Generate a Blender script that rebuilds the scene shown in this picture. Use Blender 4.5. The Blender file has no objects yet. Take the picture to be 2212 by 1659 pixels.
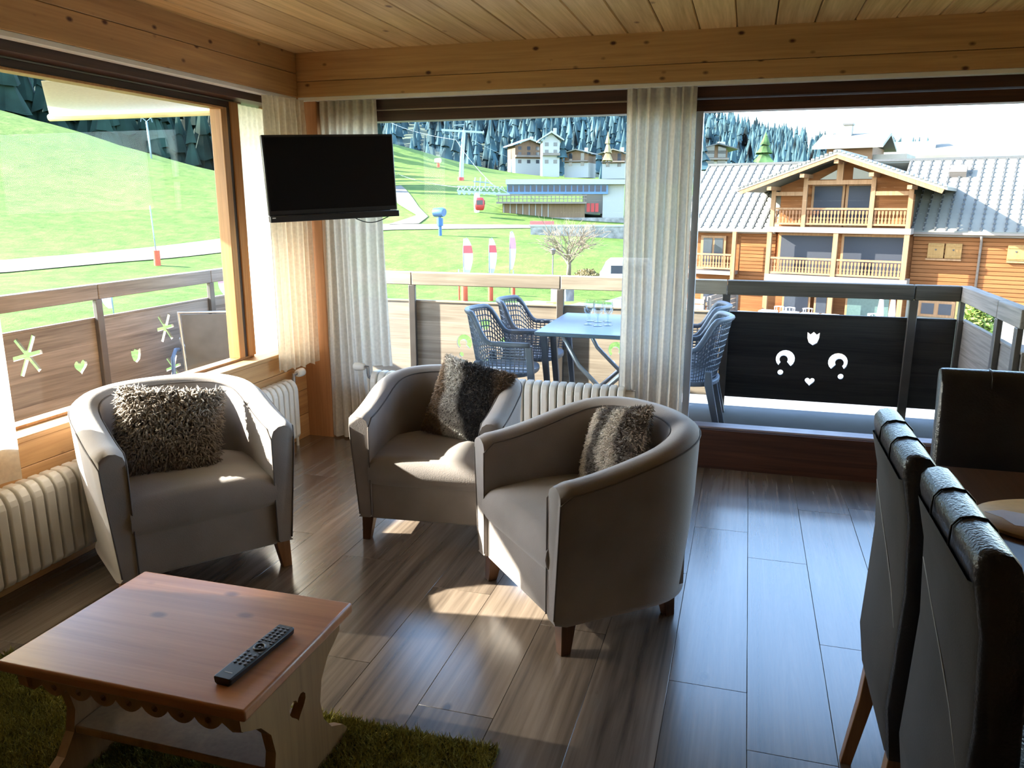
import bpy, bmesh, math, random
import numpy as np
from mathutils import Vector, Matrix, Quaternion
random.seed(7); RNG = np.random.default_rng(7)
SC = bpy.context.scene
COL = SC.collection
PI = math.pi
rad = math.radians

# ---------------------------------------------------------------- camera
FPX, CAMH, YAW, PITCH = 1700.0, 1.5, rad(-16.38), rad(12.97)
cam_data = bpy.data.cameras.new('camera'); cam = bpy.data.objects.new('camera', cam_data); COL.objects.link(cam)
cam_data.sensor_fit = 'HORIZONTAL'; cam_data.sensor_width = 36.0; cam_data.lens = FPX * 36.0 / 2212.0
cam_data.clip_start = 0.05; cam_data.clip_end = 9000
cam.location = (0, 0, CAMH); cam.rotation_euler = (PI / 2 - PITCH, 0, -YAW)
SC.camera = cam

# ---------------------------------------------------------------- sky, sun, exposure
SUN_EL, SUN_AZ = rad(27.3), rad(9.0)          # light travels towards +x and a little +y
SC.view_settings.view_transform = 'Standard'; SC.view_settings.look = 'None'
SC.view_settings.gamma = 1.0; SC.view_settings.use_curve_mapping = False
SC.view_settings.exposure = 0.75
SC.cycles.transparent_max_bounces = 32; SC.cycles.max_bounces = 8; SC.cycles.adaptive_threshold = 0.02
world = bpy.data.worlds.new('sky'); SC.world = world; world.use_nodes = True
wn = world.node_tree; wn.nodes.clear()
w_out = wn.nodes.new('ShaderNodeOutputWorld'); w_bg = wn.nodes.new('ShaderNodeBackground')
w_sky = wn.nodes.new('ShaderNodeTexSky'); w_sky.sky_type = 'NISHITA'; w_sky.sun_disc = False
w_sky.sun_elevation = SUN_EL; w_sky.sun_rotation = rad(263); w_sky.altitude = 1200
w_sky.air_density = 1.0; w_sky.dust_density = 1.5; w_sky.ozone_density = 1.0
w_bg.inputs['Strength'].default_value = 1.3
wn.links.new(w_sky.outputs[0], w_bg.inputs[0]); wn.links.new(w_bg.outputs[0], w_out.inputs[0])
sun_data = bpy.data.lights.new('sun', 'SUN'); sun = bpy.data.objects.new('sun', sun_data); COL.objects.link(sun)
sun_data.energy = 26.0; sun_data.angle = rad(0.6); sun_data.color = (1.0, 0.93, 0.82)
SUN_D = Vector((math.cos(SUN_AZ) * math.cos(SUN_EL), math.sin(SUN_AZ) * math.cos(SUN_EL), -math.sin(SUN_EL)))
sun.rotation_euler = SUN_D.to_track_quat('-Z', 'Y').to_euler(); sun.location = (-20, -3, 20)

# ---------------------------------------------------------------- view geometry helpers
_f = np.array([math.sin(YAW) * math.cos(PITCH), math.cos(YAW) * math.cos(PITCH), -math.sin(PITCH)])
_r = np.array([math.cos(YAW), -math.sin(YAW), 0.0]); _d = np.cross(_f, _r)
def at(px, py, r):
    """a point of the landscape seen at a photograph pixel, at horizontal distance r (metres) from the viewer"""
    v = _r * (px - 1106) + _d * (py - 829.5) + _f * FPX
    v = v * (r / math.hypot(v[0], v[1])); return Vector((v[0], v[1], v[2] + CAMH))

# ---------------------------------------------------------------- object helpers
def tag(o, label, cat, group=None):
    o['label'] = label; o['category'] = cat
    if group: o['group'] = group
    return o
def empty(name, loc=(0, 0, 0), rz=0.0, parent=None):
    o = bpy.data.objects.new(name, None); COL.objects.link(o)
    o.location = loc; o.rotation_euler = (0, 0, rz); o.empty_display_size = 0.1
    if parent: o.parent = parent
    return o
def thing(name, label, cat, loc=(0, 0, 0), rz=0.0, group=None):
    return tag(empty(name, loc, rz), label, cat, group)
def structure(o): o['kind'] = 'structure'; return o
def stuff(o): o['kind'] = 'stuff'; return o
def link(name, data, parent=None, loc=(0, 0, 0), rot=(0, 0, 0)):
    o = bpy.data.objects.new(name, data); COL.objects.link(o)
    o.location = loc; o.rotation_euler = rot
    if parent: o.parent = parent
    return o
def dup(root, loc, rz=None, label=None):
    r = root.copy(); COL.objects.link(r); r.location = loc
    if rz is not None: r.rotation_euler = (0, 0, rz)
    if label: r['label'] = label
    for ch in list(root.children):
        c = ch.copy(); COL.objects.link(c); c.parent = r
        for g in ch.children:
            d = g.copy(); COL.objects.link(d); d.parent = c
    return r

class MB:
    """collects geometry for one mesh"""
    def __init__(s): s.v = []; s.f = []
    def add(s, vs, fs):
        n = len(s.v); s.v += [tuple(p) for p in vs]; s.f += [tuple(i + n for i in f) for f in fs]; return s
    def box(s, x0, x1, y0, y1, z0, z1):
        return s.add([(x0, y0, z0), (x1, y0, z0), (x1, y1, z0), (x0, y1, z0), (x0, y0, z1), (x1, y0, z1), (x1, y1, z1), (x0, y1, z1)],
                     [(3, 2, 1, 0), (4, 5, 6, 7), (0, 1, 5, 4), (1, 2, 6, 5), (2, 3, 7, 6), (3, 0, 4, 7)])
    def prism(s, poly, axis, a0, a1):
        """extrude a 2-D polygon along an axis; poly in the two other axes (x: y,z / y: x,z / z: x,y)"""
        def P(p, a): return {'x': (a, p[0], p[1]), 'y': (p[0], a, p[1]), 'z': (p[0], p[1], a)}[axis]
        n = len(poly); vs = [P(p, a0) for p in poly] + [P(p, a1) for p in poly]
        fs = [tuple(range(n))[::-1], tuple(range(n, 2 * n))] + [(i, (i + 1) % n, n + (i + 1) % n, n + i) for i in range(n)]
        return s.add(vs, fs)
    def rings(s, rings, closed=True, cap=True):
        m = len(rings[0]); vs = [p for r in rings for p in r]; fs = []
        for k in range(len(rings) - 1):
            for i in range(m if closed else m - 1):
                j = (i + 1) % m; fs.append((k * m + i, k * m + j, (k + 1) * m + j, (k + 1) * m + i))
        if cap and closed: fs += [tuple(range(m))[::-1], tuple(range((len(rings) - 1) * m, len(rings) * m))]
        return s.add(vs, fs)
    def tube(s, pts, r, n=8, closed=False):
        pts = [Vector(p) for p in pts]; N = len(pts); rs = r if isinstance(r, (list, tuple)) else [r] * N
        up = None; rings = []
        for i in range(N):
            t = (pts[(i + 1) % N] - pts[i - 1]) if closed else (pts[min(i + 1, N - 1)] - pts[max(i - 1, 0)])
            t = t.normalized() if t.length > 1e-9 else Vector((0, 0, 1))
            if up is None: up = t.orthogonal().normalized()
            up = (up - t * up.dot(t)); up = up.normalized() if up.length > 1e-6 else t.orthogonal().normalized()
            b = t.cross(up)
            rings.append([pts[i] + (up * math.cos(2 * PI * k / n) + b * math.sin(2 * PI * k / n)) * rs[i] for k in range(n)])
        if closed: rings.append(rings[0])
        return s.rings(rings, True, not closed)
    def bar(s, a, b, w, h=None, up=(0, 0, 1)):
        """rectangular bar from a to b, w across, h along 'up'"""
        a, b = Vector(a), Vector(b); h = h or w; t = (b - a).normalized(); u = Vector(up); u = u - t * u.dot(t)
        u = u.normalized() if u.length > 1e-6 else t.orthogonal().normalized(); c = t.cross(u)
        q = [(-w / 2, -h / 2), (w / 2, -h / 2), (w / 2, h / 2), (-w / 2, h / 2)]
        return s.rings([[p + c * x + u * y for x, y in q] for p in (a, b)])
    def lathe(s, prof, n=16, c=(0, 0, 0)):
        rings = [[(c[0] + r * math.cos(2 * PI * k / n), c[1] + r * math.sin(2 * PI * k / n), c[2] + z) for k in range(n)] for r, z in prof]
        return s.rings(rings)
    def grid(s, nu, nv, fn):
        vs = [fn(i / nu, j / nv) for j in range(nv + 1) for i in range(nu + 1)]
        return s.add(vs, [(j * (nu + 1) + i, j * (nu + 1) + i + 1, (j + 1) * (nu + 1) + i + 1, (j + 1) * (nu + 1) + i) for j in range(nv) for i in range(nu)])
    def mesh(s, name, mat, smooth=False, bevel=0.0, seg=2, weld=False, angle=None):
        me = bpy.data.meshes.new(name); me.from_pydata(s.v, [], s.f)
        bm = bmesh.new(); bm.from_mesh(me)
        if weld: bmesh.ops.remove_doubles(bm, verts=bm.verts, dist=1e-5)
        bmesh.ops.recalc_face_normals(bm, faces=bm.faces)
        if bevel:
            es = [e for e in bm.edges if len(e.link_faces) == 2 and e.calc_face_angle(0) > 0.5]
            rb = bmesh.ops.bevel(bm, geom=es, offset=bevel, segments=seg, profile=0.5, affect='EDGES', clamp_overlap=True)
            if not smooth:
                for f in rb['faces']: f.smooth = True
        bm.to_mesh(me); bm.free()
        if mat: me.materials.append(mat)
        if smooth:
            me.polygons.foreach_set('use_smooth', [True] * len(me.polygons))
            if angle is not None or bevel: me.set_sharp_from_angle(angle=angle if angle is not None else rad(50))
        me.update(); return me
    def build(s, name, mat, parent=None, smooth=False, bevel=0.0, loc=(0, 0, 0), rot=(0, 0, 0), seg=2, weld=False, angle=None):
        return link(name, s.mesh(name, mat, smooth, bevel, seg, weld, angle), parent, loc, rot)

def boxobj(name, mat, b, parent=None, bevel=0.0):
    """box object whose origin is its centre"""
    x0, x1, y0, y1, z0, z1 = b; c = ((x0 + x1) / 2, (y0 + y1) / 2, (z0 + z1) / 2)
    return MB().box(x0 - c[0], x1 - c[0], y0 - c[1], y1 - c[1], z0 - c[2], z1 - c[2]).build(name, mat, parent, bevel=bevel, loc=c)
def cut(o, cutter_mb):
    """boolean-subtract a cutter (same local space) from object o, baked into its mesh"""
    c = cutter_mb.build('cutter', None, None); c.matrix_world = o.matrix_world.copy()
    md = o.modifiers.new('cut', 'BOOLEAN'); md.object = c; md.operation = 'DIFFERENCE'; md.solver = 'EXACT'
    dg = bpy.context.evaluated_depsgraph_get(); me = bpy.data.meshes.new_from_object(o.evaluated_get(dg), depsgraph=dg)
    o.modifiers.clear(); o.data = me; bpy.data.objects.remove(c)

# ---------------------------------------------------------------- materials
MATS = {}
def _base(name):
    m = bpy.data.materials.new(name); m.use_nodes = True; nt = m.node_tree
    return m, nt, nt.nodes['Principled BSDF']
def N(nt, kind, **kw):
    n = nt.nodes.new(kind)
    for k, v in kw.items():
        if k in n.inputs: n.inputs[k].default_value = v
        else: setattr(n, k, v)
    return n
def ramp(nt, fac, stops):
    r = nt.nodes.new('ShaderNodeValToRGB'); e = r.color_ramp.elements
    while len(e) < len(stops): e.new(0.5)
    for k, (p, c) in enumerate(stops): e[k].position = p; e[k].color = (*c, 1) if len(c) == 3 else c
    nt.links.new(fac, r.inputs[0]); return r
def plain(name, col, rough=0.6, var=0.06, scale=8.0, metal=0.0, bump=0.0, spec=0.5, sheen=0.0, bscale=None):
    """a slightly mottled solid colour"""
    if name in MATS: return MATS[name]
    m, nt, b = _base(name); L = nt.links.new
    tc = N(nt, 'ShaderNodeTexCoord'); no = N(nt, 'ShaderNodeTexNoise', Scale=scale, Detail=4.0)
    L(tc.outputs['Object'], no.inputs['Vector'])
    lo = [max(0, c * (1 - var * 2)) for c in col]; hi = [min(1, c * (1 + var * 2)) for c in col]
    r = ramp(nt, no.outputs['Fac'], [(0.3, lo), (0.7, hi)]); L(r.outputs[0], b.inputs['Base Color'])
    b.inputs['Roughness'].default_value = rough; b.inputs['Metallic'].default_value = metal
    b.inputs['Specular IOR Level'].default_value = spec
    if sheen: b.inputs['Sheen Weight'].default_value = sheen; b.inputs['Sheen Roughness'].default_value = 0.5
    if bump:
        n2 = N(nt, 'ShaderNodeTexNoise', Scale=bscale or scale * 12, Detail=3.0); L(tc.outputs['Object'], n2.inputs['Vector'])
        bp = N(nt, 'ShaderNodeBump', Strength=bump, Distance=0.01); L(n2.outputs['Fac'], bp.inputs['Height']); L(bp.outputs[0], b.inputs['Normal'])
    MATS[name] = m; return m
def wood(name, dark, light, axis='y', grain=1.0, rough=0.5, knots=0.0, spec=0.4, var=0.25, coat=0.0, knotcol=(0.05, 0.018, 0.008), knot_scale=3.0):
    """wood grain running along an axis, shifted per object, optionally knotty"""
    if name in MATS: return MATS[name]
    m, nt, b = _base(name); L = nt.links.new
    tc = N(nt, 'ShaderNodeTexCoord'); oi = N(nt, 'ShaderNodeObjectInfo')
    off = N(nt, 'ShaderNodeVectorMath', operation='MULTIPLY'); off.inputs[1].default_value = (37.0, 53.0, 19.0)
    L(oi.outputs['Random'], off.inputs[0])
    ad = N(nt, 'ShaderNodeVectorMath', operation='ADD'); L(tc.outputs['Object'], ad.inputs[0]); L(off.outputs[0], ad.inputs[1])
    mp = N(nt, 'ShaderNodeMapping'); s = [14.0 * grain] * 3; s['xyz'.index(axis)] = 0.9 * grain
    mp.inputs['Scale'].default_value = s; L(ad.outputs[0], mp.inputs['Vector'])
    n1 = N(nt, 'ShaderNodeTexNoise', Scale=1.0, Detail=6.0, Roughness=0.62, Distortion=0.9); L(mp.outputs[0], n1.inputs['Vector'])
    mp2 = N(nt, 'ShaderNodeMapping'); s2 = [90.0 * grain] * 3; s2['xyz'.index(axis)] = 2.5 * grain
    mp2.inputs['Scale'].default_value = s2; L(ad.outputs[0], mp2.inputs['Vector'])
    n2 = N(nt, 'ShaderNodeTexNoise', Scale=1.0, Detail=3.0); L(mp2.outputs[0], n2.inputs['Vector'])
    mx = N(nt, 'ShaderNodeMath', operation='MULTIPLY_ADD'); mx.inputs[1].default_value = 0.35; L(n2.outputs['Fac'], mx.inputs[0])
    mm = N(nt, 'ShaderNodeMath', operation='MULTIPLY'); mm.inputs[1].default_value = 0.65; L(n1.outputs['Fac'], mm.inputs[0]); L(mm.outputs[0], mx.inputs[2])
    r = ramp(nt, mx.outputs[0], [(0.34, dark), (0.64, light)])
    hv = N(nt, 'ShaderNodeHueSaturation'); L(r.outputs[0], hv.inputs['Color'])
    vr = N(nt, 'ShaderNodeMapRange'); vr.inputs['To Min'].default_value = 1 - var; vr.inputs['To Max'].default_value = 1 + var
    L(oi.outputs['Random'], vr.inputs['Value']); L(vr.outputs[0], hv.inputs['Value'])
    out = hv.outputs[0]
    if knots:
        mk = N(nt, 'ShaderNodeMapping'); s3 = [knot_scale] * 3; s3['xyz'.index(axis)] = knot_scale * 0.6; mk.inputs['Scale'].default_value = s3
        L(ad.outputs[0], mk.inputs['Vector'])
        vo = N(nt, 'ShaderNodeTexVoronoi', Scale=1.6); vo.feature = 'F1'; L(mk.outputs[0], vo.inputs['Vector'])
        kr = ramp(nt, vo.outputs['Distance'], [(0.05 * knots, (1, 1, 1)), (0.12 * knots, (0, 0, 0))])
        mixk = N(nt, 'ShaderNodeMix', data_type='RGBA'); L(kr.outputs[0], mixk.inputs['Factor'])
        L(out, mixk.inputs['A']); mixk.inputs['B'].default_value = (*knotcol, 1); out = mixk.outputs['Result']
    L(out, b.inputs['Base Color']); b.inputs['Roughness'].default_value = rough; b.inputs['Specular IOR Level'].default_value = spec
    if coat: b.inputs['Coat Weight'].default_value = coat; b.inputs['Coat Roughness'].default_value = 0.22
    bp = N(nt, 'ShaderNodeBump', Strength=0.12, Distance=0.004); L(mx.outputs[0], bp.inputs['Height']); L(bp.outputs[0], b.inputs['Normal'])
    MATS[name] = m; return m
def cloth(name, col, trans=0.35, see=0.0, rough=0.9):
    """thin woven cloth: diffuse + translucent, optionally a loose see-through weave"""
    if name in MATS: return MATS[name]
    m, nt, b = _base(name); L = nt.links.new; out = nt.nodes['Material Output']
    tc = N(nt, 'ShaderNodeTexCoord'); no = N(nt, 'ShaderNodeTexNoise', Scale=60.0, Detail=3.0); L(tc.outputs['Object'], no.inputs['Vector'])
    r = ramp(nt, no.outputs['Fac'], [(0.3, [c * 0.85 for c in col]), (0.7, col)])
    L(r.outputs[0], b.inputs['Base Color']); b.inputs['Roughness'].default_value = rough; b.inputs['Specular IOR Level'].default_value = 0.1
    tr = N(nt, 'ShaderNodeBsdfTranslucent'); L(r.outputs[0], tr.inputs['Color'])
    mx = N(nt, 'ShaderNodeMixShader'); mx.inputs[0].default_value = trans; L(b.outputs[0], mx.inputs[1]); L(tr.outputs[0], mx.inputs[2])
    last = mx
    if see:
        tp = N(nt, 'ShaderNodeBsdfTransparent'); m2 = N(nt, 'ShaderNodeMixShader'); m2.inputs[0].default_value = see
        L(mx.outputs[0], m2.inputs[1]); L(tp.outputs[0], m2.inputs[2]); last = m2
    L(last.outputs[0], out.inputs['Surface']); MATS[name] = m; return m
def glass(name='window_glass', tint=(0.97, 0.99, 0.98), refl=1.0):
    if name in MATS: return MATS[name]
    m, nt, b = _base(name); nt.nodes.remove(b); L = nt.links.new; out = nt.nodes['Material Output']
    tp = N(nt, 'ShaderNodeBsdfTransparent'); tp.inputs['Color'].default_value = (*tint, 1)
    gl = N(nt, 'ShaderNodeBsdfGlossy', Roughness=0.01); lw = N(nt, 'ShaderNodeLayerWeight', Blend=0.5)
    pw = N(nt, 'ShaderNodeMath', operation='POWER'); pw.inputs[1].default_value = 5.0; L(lw.outputs['Facing'], pw.inputs[0])
    mu = N(nt, 'ShaderNodeMath', operation='MULTIPLY_ADD'); mu.inputs[1].default_value = 0.5 * refl; mu.inputs[2].default_value = 0.007 * refl; L(pw.outputs[0], mu.inputs[0])
    mx = N(nt, 'ShaderNodeMixShader'); L(mu.outputs[0], mx.inputs[0]); L(tp.outputs[0], mx.inputs[1]); L(gl.outputs[0], mx.inputs[2])
    L(mx.outputs[0], out.inputs['Surface']); MATS[name] = m; return m

M_ceil = wood('ceiling_pine', (0.46, 0.27, 0.10), (0.74, 0.50, 0.23), 'y', 0.9, 0.6, knots=0.9, var=0.10, knotcol=(0.20, 0.09, 0.03), knot_scale=3.5)
M_beam_x = wood('beam_pine_x', (0.36, 0.19, 0.07), (0.56, 0.33, 0.13), 'x', 0.9, 0.55, knots=1.35, var=0.05, knotcol=(0.07, 0.018, 0.008), knot_scale=7.5)
M_beam_y = wood('beam_pine_y', (0.36, 0.19, 0.07), (0.56, 0.33, 0.13), 'y', 0.9, 0.55, knots=1.35, var=0.05, knotcol=(0.07, 0.018, 0.008), knot_scale=7.5)
M_wall_y = wood('wall_pine_y', (0.40, 0.20, 0.075), (0.62, 0.36, 0.15), 'y', 0.8, 0.5, knots=0.5, var=0.08)
M_wall_x = wood('wall_pine_x', (0.40, 0.20, 0.075), (0.62, 0.36, 0.15), 'x', 0.8, 0.5, knots=0.5, var=0.08)
M_post = wood('post_pine_z', (0.30, 0.125, 0.045), (0.46, 0.21, 0.08), 'z', 0.8, 0.5, knots=0.5, var=0.05, knotcol=(0.10, 0.03, 0.012), knot_scale=5.0)
M_dark_x = wood('dark_stained_x', (0.030, 0.012, 0.008), (0.085, 0.034, 0.020), 'x', 1.0, 0.45, var=0.05)
M_dark_y = wood('dark_stained_y', (0.030, 0.012, 0.008), (0.085, 0.034, 0.020), 'y', 1.0, 0.45, var=0.05)
M_frame = wood('frame_orange_pine', (0.34, 0.15, 0.05), (0.55, 0.28, 0.10), 'z', 1.0, 0.45, var=0.05)
M_floor = wood('laminate_oak', (0.058, 0.042, 0.031), (0.218, 0.168, 0.128), 'y', 0.62, 0.25, var=0.10, spec=0.8, coat=0.6, knots=0.5, knotcol=(0.045, 0.028, 0.018), knot_scale=2.0)
M_white = plain('white_paint', (0.80, 0.79, 0.75), 0.4, 0.02)
M_rad = plain('radiator_enamel', (0.78, 0.75, 0.67), 0.35, 0.03)
M_track = plain('track_white', (0.75, 0.72, 0.66), 0.4, 0.03)
M_glass = glass()
M_black = plain('black_plastic', (0.012, 0.012, 0.014), 0.35, 0.05)
M_screen = plain('tv_screen', (0.003, 0.003, 0.004), 0.25, 0.0, spec=0.25)
M_metal = plain('grey_metal', (0.32, 0.33, 0.35), 0.35, 0.05, metal=0.8)
M_alu = plain('aluminium', (0.62, 0.65, 0.70), 0.35, 0.03, metal=0.6)
# ================================================================ ROOM SHELL
XL, XR, YB, YF = -2.70, 2.60, 4.48, -2.60      # inner faces of the room
CEIL = 2.36
# ---- floor: laminate planks on a slab
floor = structure(boxobj('floor', plain('floor_slab', (0.08, 0.06, 0.05), 0.8), (XL - 0.2, XR + 0.2, YF, YB + 0.12, -0.16, -0.010)))
PW, PL = 0.242, 1.285
pm = MB().box(-PW / 2 + 0.0006, PW / 2 - 0.0006, -PL / 2 + 0.0006, PL / 2 - 0.0006, -0.0095, 0.0).mesh('floor_plank', M_floor, bevel=0.0008, seg=1)
half = {}
row = 0
x = 0.09 - PW * 12
butts = {0: 3.32, 1: 2.67, -1: 2.31}
k = -12
while x < XR:
    b0 = butts.get(k, YF + ((k * 0.437 + 5.3) % 1.0) * PL)
    y = b0
    while y > YF: y -= PL
    while y < YB + 0.1:
        y0, y1 = max(y, YF), min(y + PL, YB + 0.1)
        if y1 - y0 > 0.02:
            if y1 - y0 > PL - 1e-4: me = pm
            else: me = MB().box(-PW / 2 + 0.0006, PW / 2 - 0.0006, -(y1 - y0) / 2 + 0.0006, (y1 - y0) / 2 - 0.0006, -0.0095, 0.0).mesh('floor_plank', M_floor, bevel=0.0008, seg=1)
            o = link('floor_plank', me, floor); o.matrix_parent_inverse = Matrix.Translation(floor.location).inverted(); o.location = (x + PW / 2, (y0 + y1) / 2, 0)
        y += PL
    x += PW; k += 1
# ---- ceiling boards running towards the window
ceiling = structure(boxobj('ceiling', plain('ceiling_slab', (0.35, 0.22, 0.10), 0.8), (XL - 0.2, XR + 0.2, YF, YB + 0.3, CEIL + 0.025, CEIL + 0.20)))
BW = 0.1835
bmsh = MB().prism([(-BW / 2 + 0.0015, 0.024), (-BW / 2 + 0.0015, 0.008), (-BW / 2 + 0.006, 0), (BW / 2 - 0.006, 0), (BW / 2 - 0.0015, 0.008), (BW / 2 - 0.0015, 0.024)], 'y', YF, YB).mesh('ceiling_board', M_ceil)
x = -0.114 - BW * 14
while x < XR:
    o = link('ceiling_board', bmsh, ceiling); o.matrix_parent_inverse = Matrix.Translation(ceiling.location).inverted(); o.location = (x + BW / 2, 0, CEIL); x += BW
# ---- beams above the windows (two lamellas each) with white curtain track
def beam(n, axis, mat, lo, hi, f0, f1, z0, z1, seam):
    root = structure(empty('trim_%d' % n))
    for a, b in ((z0, seam - 0.001), (seam + 0.001, z1)):
        bb = (lo, hi, f0, f1, a, b) if axis == 'x' else (f0, f1, lo, hi, a, b)
        boxobj('beam_board', mat, bb, root, bevel=0.003)
    return root
beam(1, 'x', M_beam_x, -2.63, XR, 4.40, 4.62, 2.112, 2.362, 2.20)
beam(2, 'y', M_beam_y, YF, 4.62, -2.90, -2.63, 2.112, 2.362, 2.245)
t = structure(empty('trim_3')); boxobj('curtain_track', M_track, (-2.63, XR, 4.405, 4.455, 2.090, 2.1115), t, 0.002)
t = structure(empty('trim_4')); boxobj('curtain_track', M_track, (-2.685, -2.635, YF, 4.40, 2.090, 2.1115), t, 0.002)
# ---- left wall: pine boards under the window, lintel above
wl = structure(empty('wall_left'))
boxobj('wall_core', M_wall_y, (-2.92, XL - 0.02, YF, 4.60, -0.1, 0.555), wl)
for a, b in ((0.0, 0.155), (0.157, 0.315), (0.317, 0.472), (0.474, 0.575)):
    boxobj('board', M_wall_y, (XL - 0.02, XL, YF, 4.46, a, b), wl, 0.003)
boxobj('window_sill', M_wall_y, (-2.90, XL + 0.012, YF, 4.46, 0.577, 0.600), wl, 0.004)
boxobj('lintel', M_dark_y, (-2.92, -2.70, YF, 4.60, 2.055, 2.112), wl)
boxobj('lintel_strip', plain('pale_strip', (0.42, 0.36, 0.27), 0.5), (-2.845, -2.815, YF, 4.10, 2.047, 2.055), wl)
boxobj('wall_end', M_wall_y, (-2.92, XL, YF, 1.40, 0.602, 2.055), wl)
# ---- window 1: big pane in the left wall
w1 = structure(empty('window_1'))
boxobj('head_rail', M_dark_y, (-2.87, -2.80, 1.40, 4.03, 2.012, 2.046), w1, 0.003)
boxobj('head_bead', M_frame, (-2.86, -2.79, 1.40, 3.90, 2.000, 2.012), w1, 0.002)
boxobj('bottom_rail', M_frame, (-2.87, -2.80, 1.40, 4.03, 0.600, 0.612), w1, 0.002)
boxobj('stile', M_frame, (-2.87, -2.795, 3.885, 3.935, 0.612, 2.012), w1, 0.003)
boxobj('gasket', plain('dark_gasket', (0.05, 0.03, 0.02), 0.6), (-2.865, -2.80, 3.935, 3.965, 0.612, 2.012), w1)
boxobj('stile', M_frame, (-2.87, -2.79, 3.965, 4.035, 0.612, 2.046), w1, 0.003)
boxobj('stile', M_frame, (-2.87, -2.79, 1.40, 1.48, 0.612, 2.046), w1, 0.003)
boxobj('glass_pane', M_glass, (-2.841, -2.833, 1.47, 3.895, 0.606, 2.006), w1)
# ---- window 3: narrow pane with a white net blind beside the corner post
w3 = structure(empty('window_3'))
boxobj('glass_pane', M_glass, (-2.850, -2.843, 4.03, 4.40, 0.60, 2.055), w3)
M_net = cloth('white_net_blind', (0.86, 0.85, 0.82), 0.55)
MB().grid(30, 2, lambda u, v: (-2.825 + 0.004 * math.sin(u * 40), 4.037 + 0.315 * u, 0.604 + 1.44 * v)).build('net_blind', M_net, w3, smooth=True)
boxobj('stile', M_frame, (-2.87, -2.79, 4.352, 4.40, 0.60, 2.055), w3, 0.003)
# ---- corner post and back wall
wb = structure(empty('wall_back'))
boxobj('corner_post', M_post, (-2.86, -2.525, 4.43, 4.66, -0.1, 2.112), wb, 0.006)
boxobj('lower_wall', M_wall_x, (-2.525, -0.36, 4.50, 4.62, -0.1, 0.36), wb)
boxobj('lintel', M_dark_x, (-2.525, XR, 4.47, 4.60, 2.038, 2.112), wb)
boxobj('shutter_box', M_dark_x, (-2.525, XR, 4.50, 4.60, 1.972, 2.031), wb, 0.003)
boxobj('guide_rail', plain('pale_rail', (0.40, 0.30, 0.22), 0.4), (-2.525, -0.35, 4.492, 4.505, 2.031, 2.038), wb)
# ---- window 2: wide fixed pane behind the radiator
w2 = structure(empty('window_2'))
boxobj('glass_pane', M_glass, (-2.44, -0.36, 4.552, 4.560, 0.40, 1.975), w2)
boxobj('bottom_rail', M_frame, (-2.525, -0.36, 4.52, 4.60, 0.36, 0.405), w2, 0.003)
boxobj('stile', M_frame, (-2.525, -2.44, 4.52, 4.60, 0.40, 1.975), w2, 0.003)
# ---- sliding glass door
M_stile = plain('pale_blue_stile', (0.50, 0.56, 0.66), 0.3, 0.03, metal=0.3)
d1 = structure(empty('door_1'))
boxobj('stile', M_stile, (-0.36, -0.325, 4.53, 4.60, 0.235, 1.975), d1, 0.003)
boxobj('stile', M_stile, (-0.300, -0.262, 4.50, 4.56, 0.245, 1.975), d1, 0.003)
boxobj('glass_pane', M_glass, (-0.262, XR - 0.05, 4.528, 4.536, 0.25, 1.975), d1)
boxobj('bottom_rail', plain('rail_shine', (0.45, 0.40, 0.42), 0.3, 0.03, metal=0.4), (-0.36, XR, 4.505, 4.60, 0.232, 0.245), d1, 0.002)
boxobj('stile', M_stile, (XR - 0.06, XR, 4.50, 4.60, 0.235, 1.975), d1, 0.003)
t = structure(empty('trim_5')); boxobj('threshold_step', M_dark_x, (-0.36, XR, 4.485, 4.62, -0.1, 0.232), t, 0.004)
# ---- right wall and the wall behind the viewer
wr = structure(empty('wall_right'))
for i in range(14): boxobj('board', M_wall_y, (XR, XR + 0.06, YF, YB + 0.14, i * 0.17, i * 0.17 + 0.167), wr, 0.003)
wf = structure(empty('wall_front'))
for i in range(14): boxobj('board', M_wall_x, (XL - 0.2, XR + 0.06, YF - 0.06, YF, i * 0.17, i * 0.17 + 0.167), wf, 0.003)
bl = structure(empty('baseboard_right')); boxobj('skirting', M_wall_y, (XR - 0.015, XR, YF, YB, 0, 0.07), bl, 0.003)

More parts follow.
